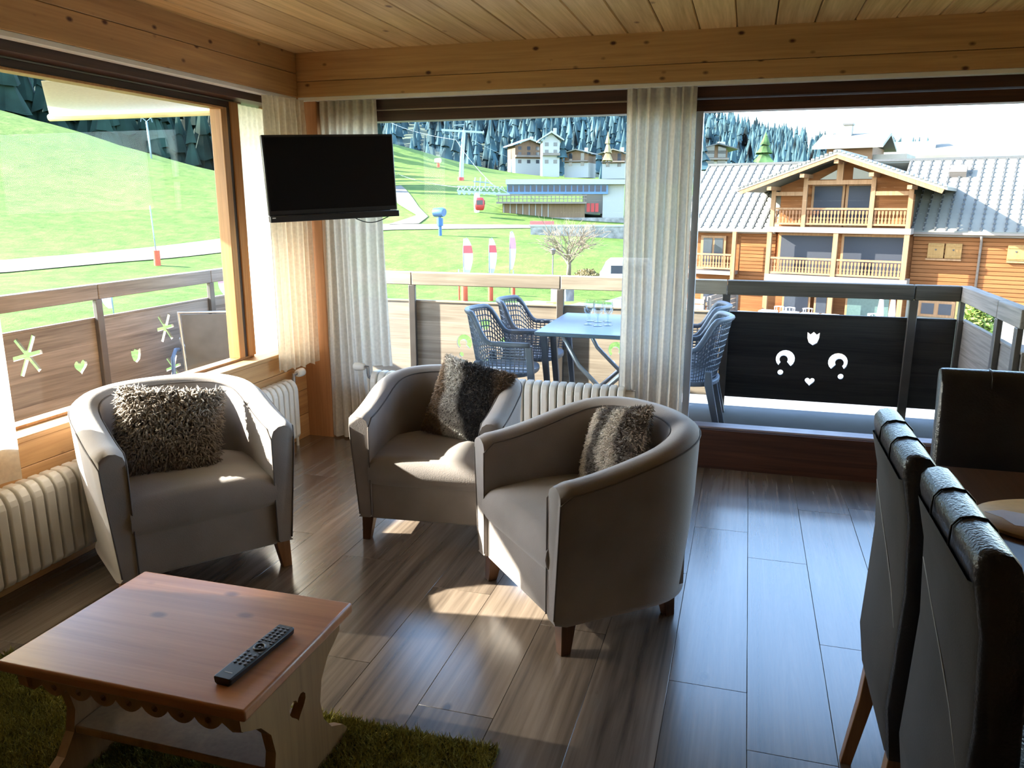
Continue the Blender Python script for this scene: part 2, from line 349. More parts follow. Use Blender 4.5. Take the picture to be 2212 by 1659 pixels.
# ================================================================ RADIATORS
def radiator(label, along, a0, a1, face, depth, z0, z1, pitch, sgn, valve_at):
    """column radiator of vertical fins; 'along' x or y, 'face' the room-side coordinate, sgn the direction into the wall"""
    c = (a0 + a1) / 2
    root = thing('radiator', label, 'radiator', (c, face, 0) if along == 'x' else (face, c, 0), 0 if along == 'x' else (PI / 2 if sgn < 0 else -PI / 2))
    n = int((a1 - a0) / pitch)
    h = z1 - z0
    prof = [(0.0, z0 + 0.025), (0.012, z0 + 0.006), (0.03, z0), (depth - 0.01, z0), (depth, z0 + 0.02), (depth, z1 - 0.02), (depth - 0.01, z1), (0.045, z1), (0.022, z1 - 0.012), (0.006, z1 - 0.038), (0.0, z1 - 0.06)]
    fm = MB().prism(prof, 'x', -pitch * 0.40, pitch * 0.40).mesh('fin', M_rad, bevel=0.007, seg=2)
    for i in range(n): link('fin', fm, root, (-(a1 - a0) / 2 + (i + 0.5) * pitch, 0, 0))
    L2 = (a1 - a0) / 2
    for zz in (z0 + 0.045, z1 - 0.045): MB().tube([(-L2, depth * 0.6, zz), (L2, depth * 0.6, zz)], 0.019, 12).build('header_pipe', M_rad, root, smooth=True, angle=0.8)
    boxobj('back_panel', M_rad, (-L2, L2, depth * 0.62, depth * 0.72, z0 + 0.02, z1 - 0.02), root)
    # thermostat valve at one end
    e = valve_at * L2; d = valve_at
    va = MB().tube([(e - d * 0.01, depth * 0.6, z1 - 0.045), (e + d * 0.03, depth * 0.6, z1 - 0.045), (e + d * 0.035, depth * 0.6, z1 - 0.02), (e + d * 0.035, depth * 0.6, z1 + 0.02), (e + d * 0.06, depth * 0.45, z1 + 0.022)], 0.011, 10).build('valve', M_metal, root, smooth=True, angle=0.8)
    kn = MB().lathe([(0.0, 0.0), (0.018, 0.0), (0.022, 0.006), (0.025, 0.02), (0.027, 0.05), (0.025, 0.066), (0.017, 0.074), (0.0, 0.076)], 20)
    o = kn.build('thermostat_knob', M_white, va, smooth=True, angle=0.7); o.location = (e + d * 0.05, depth * 0.45, z1 + 0.022); o.rotation_euler = (0, d * PI / 2, 0)
    MB().tube([(e + d * 0.035, depth * 0.6, z1 - 0.045), (e + d * 0.035, depth * 0.6, 0.0)], 0.009, 10).build('feed_pipe', M_rad, root, smooth=True, angle=0.8)
    return root
radiator('white column radiator along the left wall beside the shaggy-cushion armchair', 'y', 0.75, 4.17, -2.592, 0.10, 0.07, 0.44, 0.055, -1, 1)
radiator('white column radiator under the middle window behind the armchairs', 'x', -2.21, -0.56, 4.345, 0.11, 0.07, 0.470, 0.050, 1, -1)

# ================================================================ CURTAINS
M_curt = cloth('cream_linen_curtain', (0.74, 0.67, 0.56), 0.38, 0.03)
M_sheer = cloth('cream_curtain_left', (0.86, 0.80, 0.66), 0.50, 0.07)
def curtain(name, label, fn, nu=170, nv=24, mat=M_curt, loc=(0, 0, 0)):
    o = MB().grid(nu, nv, fn).build(name, mat, None, smooth=True)
    return tag(o, label, 'curtain')
def pleat(u, n, amp, ph=0.0, head=0.0):
    return amp * (math.sin(2 * PI * n * u + ph) + 0.35 * math.sin(2 * PI * n * 1.73 * u + 1.3 + ph) + 0.10 * math.sin(2 * PI * n * 2.7 * u + 0.4))
def lerp(a, b, t): return a + (b - a) * t
# back-left curtain beside the TV: swept to the left at the bottom, right edge resting on the radiator
def f_back(u, v):                       # v 0 bottom .. 1 top
    z_lo = lerp(0.012, 0.50, max(0.0, min(1.0, (u - 0.62) / 0.10)))
    z = lerp(z_lo, 2.095, v)
    s = max(0.0, min(1.0, z / 2.1))
    x_top = lerp(-2.505, -2.135, u)
    x_bot = -2.55 + 0.40 * u + (0.10 * (1 - s)) * u
    x = lerp(x_bot, x_top, s ** 0.9) + 0.012 * math.sin(6 * u + 3 * s)
    amp = 0.030 * (0.45 + 0.55 * (1 - s)) if z < 1.98 else 0.013
    sw = 0.25 * (1 - s) * u
    return (x, 4.428 + pleat(u + sw * 0.3, 7, amp * 0.55), z)
curtain('curtain', 'cream curtain hanging behind the right side of the television', f_back)
def f_mid(u, v):
    z = lerp(0.30, 2.095, v); s = z / 2.1
    x = lerp(lerp(-0.665, -0.672, s), lerp(-0.30, -0.285, s), u)
    amp = 0.030 if z < 1.97 else 0.018
    return (x + 0.010 * math.sin(9 * u + 2.0 * s), 4.425 + pleat(u, 7, amp * 0.6, 0.7), z)
curtain('curtain', 'cream curtain bunched between the middle window and the sliding door', f_mid)
def f_corner(u, v):
    z = lerp(0.505, 2.095, v)
    y = lerp(4.045, 4.40, u)
    amp = 0.024 if z < 1.97 else 0.014
    return (-2.655 + 0.06 * u + pleat(u, 8, amp * 0.55, 1.1), y + 0.006 * math.sin(8 * u + 2 * v), z + (0.012 * math.sin(26 * u) if v == 0 else 0))
curtain('curtain', 'short cream curtain hanging in the room corner left of the television', f_corner, mat=cloth('cream_curtain_corner', (0.80, 0.72, 0.58), 0.42, 0.04))
def f_near(u, v):
    z = lerp(0.455, 2.095, v)
    y = lerp(1.30, 2.235, u)
    return (-2.645 + pleat(u, 6, 0.026, 0.3), y + 0.012 * math.sin(7 * u + 2 * v), z)
curtain('curtain', 'sunlit sheer cream curtain at the left edge of the big left window', f_near, nu=220, mat=M_sheer)
# ================================================================ TUB ARMCHAIRS
def suede(name, col):
    m = plain(name, col, 0.85, 0.10, 3.0, bump=0.10, spec=0.25, sheen=0.35, bscale=220.0); return m
M_suede = suede('taupe_suede', (0.285, 0.250, 0.230))
M_pipe = plain('dark_piping', (0.12, 0.10, 0.09), 0.8)
M_chleg = wood('chair_leg_wood', (0.06, 0.026, 0.012), (0.12, 0.055, 0.025), 'z', 1.5, 0.4, var=0.1)
M_chleg2 = wood('chair_leg_oak', (0.26, 0.12, 0.05), (0.40, 0.20, 0.09), 'z', 1.5, 0.4, var=0.1)
HW, HD, TH = 0.365, 0.345, 0.095
def _outline(n_side=10, n_arc=26):
    """horseshoe centre line (x, y, outward normal), from the viewer's left front tip round the back to the right"""
    pts = []
    yb = 0.02
    for i in range(n_side): pts.append((-HW + 0.012 * (1 - i / n_side), -HD + (yb + HD) * i / n_side))
    for i in range(n_arc + 1):
        a = PI - PI * i / n_arc; pts.append((HW * math.cos(a) * (abs(math.cos(a)) ** -0.0), yb + (HD - yb) * math.sin(a) ** 0.82 if math.sin(a) > 0 else yb))
    for i in range(n_side - 1, -1, -1): pts.append((HW - 0.012 * (1 - i / n_side), -HD + (yb + HD) * i / n_side))
    return pts
OUTL = _outline()
def _normals(pts):
    out = []
    for i in range(len(pts)):
        a, b = pts[max(i - 1, 0)], pts[min(i + 1, len(pts) - 1)]; t = Vector((b[0] - a[0], b[1] - a[1])).normalized(); out.append(Vector((-t.y, t.x)))
    return out
ONRM = _normals(OUTL)
def rim_z(y): # arm height rises from the front tips to the back
    t = max(0.0, min(1.0, (y + HD) / (2 * HD))); return 0.622 + 0.115 * (t * t * (3 - 2 * t))
def make_armchair(name, label, loc, rz, leg_mat, size=1.0):
    root = thing(name, label, 'armchair', loc, rz, 'tub armchairs'); root.scale = (size, size, size)
    rings = []; outer_p = []; inner_p = []
    n = len(OUTL)
    for i, ((px_, py_), nv) in enumerate(zip(OUTL, ONRM)):
        zt = rim_z(py_); sh = 0.0
        if i == 0 or i == n - 1: sh = 0.018
        prof = []
        for (o, z) in ((-0.018, 0.115), (-0.030, 0.125), (-0.012, 0.30), (0.006, 0.48), (0.014, zt - 0.04), (0.012, zt - 0.016), (-0.006, zt - 0.002), (-0.030, zt + 0.006),
                       (-TH * 0.62, zt + 0.003), (-TH * 0.9, zt - 0.012), (-TH, zt - 0.032), (-TH - 0.004, 0.48), (-TH - 0.002, 0.30), (-TH, 0.125), (-TH + 0.01, 0.115)):
            oo = o
            if sh: oo = -TH / 2 + (o + TH / 2) * 0.80; z = z - sh * (1 if z > 0.4 else -1) * 0.6
            prof.append((px_ + nv.x * oo, py_ + nv.y * oo - (0.0 if sh == 0 else 0.004), z))
        rings.append(prof)
        outer_p.append((px_ + nv.x * 0.0155, py_ + nv.y * 0.0155, zt - 0.024)); inner_p.append((px_ - nv.x * (TH - 0.003), py_ - nv.y * (TH - 0.003), zt - 0.020))
    # an extra ring just behind each tip keeps the front faces of the arms flat
    MB().rings(rings).build('shell', M_suede, root, smooth=True, angle=rad(70))
    def front(s_, inner):                      # welt running down the front face of an arm
        (px_, py_), nv = (OUTL[0], ONRM[0]) if s_ < 0 else (OUTL[-1], ONRM[-1]); out = []
        for z, o in ((0.14, -0.028), (0.30, -0.012), (0.48, 0.006), (0.565, 0.012)):
            o = -TH - 0.002 if inner else o
            o = -TH / 2 + (o + TH / 2) * 0.84; out.append((px_ + nv.x * o, py_ - 0.004, z))
        return out
    MB().tube(front(-1, 0) + outer_p[1:-1] + front(1, 0)[::-1], 0.003, 6).build('piping', M_pipe, root, smooth=True)
    MB().tube(front(-1, 1) + inner_p[1:-1] + front(1, 1)[::-1], 0.003, 6).build('piping', M_pipe, root, smooth=True)
    # front panel between the arms, seat base and the thick seat cushion that laps over the front
    iw = HW - TH + 0.002
    MB().box(-iw, iw, -HD + 0.012, -HD + 0.10, 0.115, 0.30).build('front_panel', M_suede, root, bevel=0.012, seg=3)
    boxobj('seat_base', M_suede, (-iw, iw, -HD + 0.08, 0.23, 0.13, 0.27), root)
    def seat(u, v):
        pass
    ring = []
    NY = 14; NXs = 20
    prof2 = []                                 # side profile of the cushion (y, z) clockwise
    for a in range(9): t_ = -PI / 2 - PI * a / 8; prof2.append((-HD + 0.045 + 0.058 * math.cos(t_), 0.345 + 0.075 * math.sin(t_)))
    prof2 += [(-HD + 0.15, 0.428), (-0.1, 0.432), (0.05, 0.425), (0.17, 0.41), (0.245, 0.385), (0.25, 0.30), (0.2, 0.272)]
    rr = []
    for k in range(15):
        x_ = -iw + 2 * iw * k / 14; e = abs(x_) / iw; sh = 1 - 0.10 * max(0, e - 0.75) / 0.25
        wy = 1.0 if e < 0.8 else 1.0
        rr.append([(x_, (y_ if y_ < 0.1 else y_ * math.sqrt(max(0.05, 1 - (0.78 * e) ** 2))), 0.345 + (z_ - 0.345) * sh + 0.012 * (1 - e * e) * (1 if z_ > 0.38 else 0)) for y_, z_ in prof2])
    MB().rings(rr).build('seat_cushion', M_suede, root, smooth=True, angle=rad(60))
    for sx in (-1, 1):
        for sy in (-1, 1):
            cx, cy = (sx * (HW - 0.07), -HD + 0.055) if sy < 0 else (sx * (HW - 0.135), 0.175)
            MB().rings([[(cx + dx * w + sx * off, cy + dy * w + sy * off, z) for dx, dy in ((-1, -1), (1, -1), (1, 1), (-1, 1))] for z, w, off in ((0.0, 0.019, 0.012), (0.118, 0.029, 0.0))]).build('leg', leg_mat, root, bevel=0.003)
    return root
make_armchair('tub_armchair', 'taupe suede tub armchair beside the left window, holding a brown shaggy cushion', (-2.222, 2.63, 0), rad(53), M_chleg2, 1.01)
make_armchair('tub_armchair', 'taupe suede tub armchair before the middle radiator, facing straight into the room', (-1.32, 3.355, 0), rad(5), M_chleg, 0.95)
make_armchair('tub_armchair', 'taupe suede tub armchair turned sideways in the middle, its rounded back to the glass door', (-0.494, 2.79, 0), rad(-48), M_chleg, 0.985)

# ================================================================ CUSHIONS
def pillow_pt(u, v, w, h, t, side):
    """u, v in -1..1; side +1 front (-y local), -1 back"""
    e = (1 - abs(u) ** 3.2) * (1 - abs(v) ** 3.2); th = t * 0.5 * max(e, 0) ** 0.55
    pin = 1 - 0.055 * (u * u + v * v) * 0.0; k = 1 - 0.05 * ((1 - u * u) * v * v + (1 - v * v) * u * u)
    return Vector((u * w / 2 * (k if abs(u) > 0 else 1), -side * th, v * h / 2 * k))
def make_cushion(name, label, w, h, t, body_mat, fur_mat, n, flen, frad, loc, rot, droop=0.5, back=0.15, clump=0.35):
    root = thing(name, label, 'cushion'); root.location = loc; root.rotation_euler = rot; root['group'] = 'fluffy cushions'
    G = 22; mb = MB()
    for side in (1, -1): mb.grid(G, G, lambda a, b: pillow_pt(a * 2 - 1, b * 2 - 1, w, h, t, side))
    mb.build('cover', body_mat, root, smooth=True, weld=True)
    q = Quaternion(); R_ = root.rotation_euler.to_matrix(); down = R_.inverted() @ Vector((0, 0, -1))
    V = []; Fc = []; rnd = random.Random(len(label))
    for i in range(n):
        side = 1 if rnd.random() > back else -1
        u, v = rnd.uniform(-1, 1), rnd.uniform(-1, 1)
        if rnd.random() < 0.14: (u, v) = (math.copysign(1, u), v) if rnd.random() < 0.5 else (u, math.copysign(1, v))
        p = pillow_pt(u, v, w, h, t, side); e = 0.02
        du = pillow_pt(min(1, u + e), v, w, h, t, side) - pillow_pt(max(-1, u - e), v, w, h, t, side)
        dv = pillow_pt(u, min(1, v + e), w, h, t, side) - pillow_pt(u, max(-1, v - e), w, h, t, side)
        nn = du.cross(dv); nn = nn.normalized() if nn.length > 1e-9 else Vector((0, -1, 0))
        if nn.y * side > 0: nn = -nn
        edge = max(abs(u), abs(v))
        if edge > 0.9: nn = (nn + Vector((u, 0, v)) * 1.6).normalized()
        j = Vector((rnd.gauss(0, clump), rnd.gauss(0, clump), rnd.gauss(0, clump)))
        d = (nn + j + down * droop * 0.5).normalized(); L_ = flen * rnd.uniform(0.65, 1.25)
        d2 = (d + down * droop + Vector((rnd.gauss(0, clump), 0, rnd.gauss(0, clump)))).normalized()
        a = d.orthogonal().normalized(); b = d.cross(a); k = len(V); r0 = frad * rnd.uniform(0.7, 1.2)
        m_ = p + d * L_ * 0.5; tip = m_ + d2 * L_ * 0.55; base = p - nn * 0.002
        for c_, r_ in ((base, r0), (m_, r0 * 0.85)):
            for s in range(3): V.append(tuple(c_ + (a * math.cos(s * 2.094) + b * math.sin(s * 2.094)) * r_))
        V.append(tuple(tip))
        for s in range(3):
            s2 = (s + 1) % 3; Fc.append((k + s, k + s2, k + 3 + s2, k + 3 + s)); Fc.append((k + 3 + s, k + 3 + s2, k + 6))
    me = bpy.data.meshes.new('fur'); me.from_pydata(V, [], Fc); me.materials.append(fur_mat)
    me.polygons.foreach_set('use_smooth', [True] * len(me.polygons)); me.update()
    stuff(link('fur', me, root))
    return root
def furmat(name, stops, scale, axis_w=(1.0, 0, 0.6), rough=0.8, dist=1.0):
    m, nt, b = _base(name); L = nt.links.new
    tc = N(nt, 'ShaderNodeTexCoord'); dt = N(nt, 'ShaderNodeVectorMath', operation='DOT_PRODUCT'); dt.inputs[1].default_value = axis_w
    L(tc.outputs['Object'], dt.inputs[0])
    no = N(nt, 'ShaderNodeTexNoise', Scale=scale, Detail=2.0); L(tc.outputs['Object'], no.inputs['Vector'])
    ma = N(nt, 'ShaderNodeMath', operation='MULTIPLY_ADD'); ma.inputs[1].default_value = 0.55 * dist; L(no.outputs['Fac'], ma.inputs[0])
    ad = N(nt, 'ShaderNodeMath', operation='MULTIPLY_ADD'); ad.inputs[1].default_value = 2.0; ad.inputs[2].default_value = 0.5 - 0.27 * dist; L(dt.outputs['Value'], ad.inputs[0]); L(ad.outputs[0], ma.inputs[2])
    fine = N(nt, 'ShaderNodeTexNoise', Scale=160.0, Detail=1.0); L(tc.outputs['Object'], fine.inputs['Vector'])
    r = ramp(nt, ma.outputs[0], stops)
    hv = N(nt, 'ShaderNodeHueSaturation'); L(r.outputs[0], hv.inputs['Color'])
    mr = N(nt, 'ShaderNodeMapRange'); mr.inputs['From Min'].default_value = 0.3; mr.inputs['From Max'].default_value = 0.7; mr.inputs['To Min'].default_value = 0.65; mr.inputs['To Max'].default_value = 1.3
    L(fine.outputs['Fac'], mr.inputs['Value']); L(mr.outputs[0], hv.inputs['Value']); L(hv.outputs[0], b.inputs['Base Color'])
    b.inputs['Roughness'].default_value = rough; b.inputs['Specular IOR Level'].default_value = 0.2; return m
M_shag = furmat('shaggy_brown', [(0.2, (0.25, 0.205, 0.17)), (0.8, (0.42, 0.365, 0.31))], 6.0, (0.2, 0, 0.2))
M_fur_bw = furmat('fur_black_white', [(0.12, (0.22, 0.15, 0.10)), (0.24, (0.30, 0.21, 0.14)), (0.30, (0.78, 0.74, 0.68)), (0.44, (0.80, 0.77, 0.72)), (0.50, (0.07, 0.07, 0.075)), (0.80, (0.06, 0.06, 0.065)), (0.90, (0.28, 0.20, 0.14))], 6.0, (1.0, 0.0, 0.35), dist=0.5)
M_fur_bg = furmat('fur_beige_streaked', [(0.15, (0.62, 0.53, 0.44)), (0.32, (0.55, 0.48, 0.40)), (0.38, (0.13, 0.11, 0.10)), (0.46, (0.15, 0.13, 0.11)), (0.52, (0.60, 0.54, 0.46)), (0.66, (0.58, 0.50, 0.42)), (0.72, (0.12, 0.10, 0.09)), (0.80, (0.16, 0.13, 0.11)), (0.86, (0.55, 0.47, 0.39))], 7.0, (0.9, 0.0, 0.1), dist=0.6)
M_bodyb = plain('cushion_brown', (0.12, 0.095, 0.08), 0.9); M_bodyg = plain('cushion_grey', (0.20, 0.18, 0.165), 0.9)
make_cushion('shaggy_cushion', 'brown shaggy long-pile cushion in the left armchair', 0.38, 0.36, 0.13, M_bodyb, M_shag, 5000, 0.036, 0.0052, (-2.245, 2.605, 0.572), (rad(-30), rad(7), rad(38)), 0.8, 0.1, 0.45)
make_cushion('fur_cushion', 'black, white and brown fur cushion in the armchair before the radiator', 0.37, 0.37, 0.12, M_bodyg, M_fur_bw, 9000, 0.020, 0.0020, (-1.225, 3.425, 0.575), (rad(-22), rad(10), rad(-10)), 0.6, 0.1, 0.35)
make_cushion('fur_cushion', 'beige and grey streaked fur cushion in the armchair with its back to the door', 0.36, 0.34, 0.12, M_bodyg, M_fur_bg, 8000, 0.018, 0.0020, (-0.435, 2.875, 0.575), (rad(-22), rad(-14), rad(-48)), 0.6, 0.3, 0.35)

# ================================================================ COFFEE TABLE, REMOTE, RUG
M_pine_t = wood('table_pine_top', (0.36, 0.135, 0.055), (0.52, 0.225, 0.095), 'x', 0.7, 0.30, knots=1.1, var=0.0, spec=0.5, knotcol=(0.20, 0.07, 0.035), knot_scale=4.5)
M_pine_l = wood('table_pine_side', (0.24, 0.12, 0.045), (0.36, 0.20, 0.08), 'z', 0.8, 0.5, knots=0.3, var=0.0)
TX0, TX1, TY0, TY1, TZ = -1.678, -0.985, 1.283, 1.785, 0.42
ct = thing('coffee_table', 'low pine coffee table with scalloped apron and carved trestle ends', 'coffee table', ((TX0 + TX1) / 2, (TY0 + TY1) / 2, 0))
cxx, cyy = (TX0 + TX1) / 2, (TY0 + TY1) / 2; hw_, hd_ = (TX1 - TX0) / 2, (TY1 - TY0) / 2
MB().box(-hw_, hw_, -hd_, hd_, TZ - 0.030, TZ).build('table_top', M_pine_t, ct, bevel=0.007, seg=3)
def trestle():
    """side board outline (y, z), concave flanks"""
    pr = []
    ctrl = [(0.010, 0.235), (0.030, 0.238), (0.055, 0.215), (0.09, 0.155), (0.14, 0.118), (0.20, 0.105), (0.26, 0.118), (0.305, 0.155), (0.332, 0.205), (0.345, 0.225), (0.390, 0.230)]
    return [(-y, z) for z, y in ctrl] + [(y, z) for z, y in ctrl[::-1]]
def heart(cx, cz, s, n=22):
    return [(cx + s * 0.062 * 16 * math.sin(t) ** 3 / 16 * 1.0, cz + s * 0.062 * (13 * math.cos(t) - 5 * math.cos(2 * t) - 2 * math.cos(3 * t) - math.cos(4 * t)) / 16) for t in [2 * PI * k / n for k in range(n)]]
for sx in (-1, 1):
    o = MB().prism(trestle(), 'x', -0.014, 0.014).build('trestle_end', M_pine_l, ct, loc=(sx * (hw_ - 0.045), 0, 0))
    bpy.context.view_layer.update(); cut(o, MB().prism(heart(0.0, 0.255, 0.62), 'x', -0.03, 0.03))
def scallop(L_, n):
    pts = [(-L_, 0.390)]; e = 0.055
    pts += [(-L_, 0.335), (-L_ + e * 0.5, 0.330)]
    w = (2 * L_ - 2 * e) / n
    for k in range(n):
        for a in range(0, 9):
            t_ = a / 8; pts.append((-L_ + e + w * (k + t_), 0.350 - 0.024 * math.sin(PI * t_) ** 0.7))
    pts += [(L_ - e * 0.5, 0.330), (L_, 0.335), (L_, 0.390)]
    return pts
for sy in (-1, 1):
    o = MB().prism(scallop(hw_ - 0.035, 7), 'y', -0.009, 0.009).build('apron', M_pine_l, ct, loc=(0, sy * (hd_ - 0.045), 0))
    bpy.context.view_layer.update(); holes = MB(); w = (2 * (hw_ - 0.035) - 0.11) / 7
    for k in range(7): holes.prism([(-(hw_ - 0.035) + 0.055 + w * (k + 0.5) + 0.009 * math.cos(a * PI / 5), 0.349 + 0.009 * math.sin(a * PI / 5)) for a in range(10)], 'y', -0.02, 0.02)
    cut(o, holes)
MB().box(-hw_ + 0.06, hw_ - 0.06, -0.115, 0.115, 0.135, 0.158).build('lower_shelf', M_pine_l, ct, bevel=0.004)
rm = thing('remote_control', 'black remote control with rows of rubber buttons on the coffee table', 'remote', (-1.082, 1.474, TZ), rad(-4))
MB().rings([[(x * w, y, z) for x, z in ((-0.023, 0.004), (-0.017, 0.0), (0.017, 0.0), (0.023, 0.004), (0.025, 0.017), (0.022, 0.020), (-0.022, 0.020), (-0.025, 0.017))] for y, w in ((-0.122, 0.93), (-0.118, 1.0), (0.118, 1.0), (0.122, 0.93))]).build('body', M_black, rm, bevel=0.001, seg=1)
M_btn = plain('button_grey', (0.10, 0.10, 0.115), 0.45); M_btnw = plain('button_pale', (0.35, 0.34, 0.33), 0.5)
bmh = MB().lathe([(0, 0), (0.0042, 0), (0.0038, 0.0022), (0.0, 0.0028)], 10).mesh('button', M_btn, smooth=True, angle=0.6)
bmh2 = MB().box(-0.0035, 0.0035, -0.0022, 0.0022, 0, 0.0022).mesh('button', M_btn, bevel=0.0006, seg=1)
for r_, yy in enumerate((0.108, 0.096, 0.084, 0.072, 0.060)):
    for xx in (-0.014, 0.0, 0.014): link('button', bmh if r_ else bmh2, rm, (xx, yy, 0.0195))
for yy in (0.046,):
    for xx in (-0.0155, -0.005, 0.005, 0.0155): link('button', bmh2, rm, (xx, yy, 0.0195))
MB().tube([(0.0135 * math.cos(a), 0.014 + 0.0135 * math.sin(a), 0.0205) for a in np.linspace(0, 2 * PI, 24, endpoint=False)], 0.0028, 6, True).build('ring_pad', M_btn, rm, smooth=True)
link('button', bmh, rm, (0, 0.014, 0.0195))
for yy in (0.036, -0.008):
    for xx in (-0.0165, 0.0165): link('button', bmh2, rm, (xx, yy, 0.0195))
for yy in (-0.022, -0.034, -0.046, -0.058):
    for xx in (-0.0145, 0.0, 0.0145): link('button', bmh, rm, (xx, yy, 0.0195))
MB().box(-0.011, 0.011, -0.1005, -0.0975, 0.0195, 0.0204).build('maker_mark', M_btnw, rm)
# rug
M_rugb = plain('rug_backing', (0.07, 0.075, 0.02), 0.95)
M_rug = furmat('rug_moss', [(0.2, (0.14, 0.13, 0.02)), (0.5, (0.24, 0.215, 0.04)), (0.8, (0.36, 0.32, 0.08))], 9.0, (0.1, 0.1, 0), dist=1.6)
RX0, RX1, RY0, RY1 = -2.32, -0.575, 0.85, 1.835
rg = thing('shag_rug', 'moss green shag rug under the coffee table', 'rug', ((RX0 + RX1) / 2, (RY0 + RY1) / 2, 0))
MB().box(-(RX1 - RX0) / 2, (RX1 - RX0) / 2, -(RY1 - RY0) / 2, (RY1 - RY0) / 2, 0.0, 0.008).build('backing', M_rugb, rg)
NT = 80000; ux = RNG.uniform(-(RX1 - RX0) / 2, (RX1 - RX0) / 2, NT); uy = RNG.uniform(-(RY1 - RY0) / 2, (RY1 - RY0) / 2, NT)
an = RNG.uniform(0, 2 * PI, NT); ln = RNG.uniform(0.012, 0.026, NT); le = RNG.normal(0, 0.011, (NT, 2)); w_ = RNG.uniform(0.0018, 0.0032, NT)
VV = np.zeros((NT, 4, 3))
for s in range(3):
    VV[:, s, 0] = ux + w_ * np.cos(an + s * 2.094); VV[:, s, 1] = uy + w_ * np.sin(an + s * 2.094); VV[:, s, 2] = 0.006
VV[:, 3, 0] = ux + le[:, 0]; VV[:, 3, 1] = uy + le[:, 1]; VV[:, 3, 2] = 0.006 + ln
ii = np.arange(NT)[:, None] * 4
FF = np.concatenate([ii + np.array([[0, 1, 3]]), ii + np.array([[1, 2, 3]]), ii + np.array([[2, 0, 3]])]).tolist()
me = bpy.data.meshes.new('pile'); me.from_pydata(VV.reshape(-1, 3).tolist(), [], FF); me.materials.append(M_rug); me.update()
stuff(link('pile', me, rg))

# ================================================================ TELEVISION on a corner arm
tv = thing('television', 'black flat television on an arm in the room corner', 'television', (-2.246, 4.083, 1.638))
tv.rotation_euler = (rad(1.0), rad(-2.46), rad(43.5)); tv.rotation_mode = 'XYZ'
tv.rotation_euler = (Matrix.Rotation(rad(43.55), 3, 'Z') @ Matrix.Rotation(rad(1.03), 3, 'X') @ Matrix.Rotation(rad(-2.46), 3, 'Y')).to_euler()
W2, H2 = 0.3675, 0.23
MB().box(-W2, W2, 0.0, 0.035, -H2 + 0.035, H2).build('housing', M_black, tv, bevel=0.006)
MB().box(-W2 + 0.06, W2 - 0.06, 0.034, 0.062, -H2 + 0.06, H2 - 0.08).build('back_hump', M_black, tv, bevel=0.012)
MB().box(-W2 + 0.012, W2 - 0.012, -0.0025, 0.004, -H2 + 0.062, H2 - 0.012).build('screen', M_screen, tv)
MB().box(-W2 + 0.002, W2 + 0.004, -0.018, 0.040, -H2, -H2 + 0.034).build('speaker_bar', M_black, tv, bevel=0.004)
M_led = plain('silver_trim', (0.7, 0.7, 0.7), 0.3)
MB().box(-W2 + 0.012, -W2 + 0.03, -0.0195, -0.017, -H2 + 0.022, -H2 + 0.027).build('badge', M_led, tv)
MB().box(W2 - 0.045, W2 - 0.004, -0.005, -0.001, -H2 + 0.036, -H2 + 0.040).build('trim', M_led, tv)
MB().box(-0.06, 0.06, 0.06, 0.075, -0.06, 0.06).build('mount_plate', M_metal, tv)
MB().tube([(0, 0.07, 0), (0.0, 0.20, 0.0), (-0.03, 0.26, 0.0), (-0.04, 0.335, 0.0)], 0.016, 10).build('wall_arm', M_metal, tv, smooth=True)
MB().tube([(0.12 + 0.20 * t_, 0.03 + 0.02 * math.sin(PI * t_), -H2 - 0.030 * math.sin(PI * t_) - 0.001) for t_ in np.linspace(0, 1, 14)], 0.0028, 6).build('cable', M_black, tv, smooth=True)

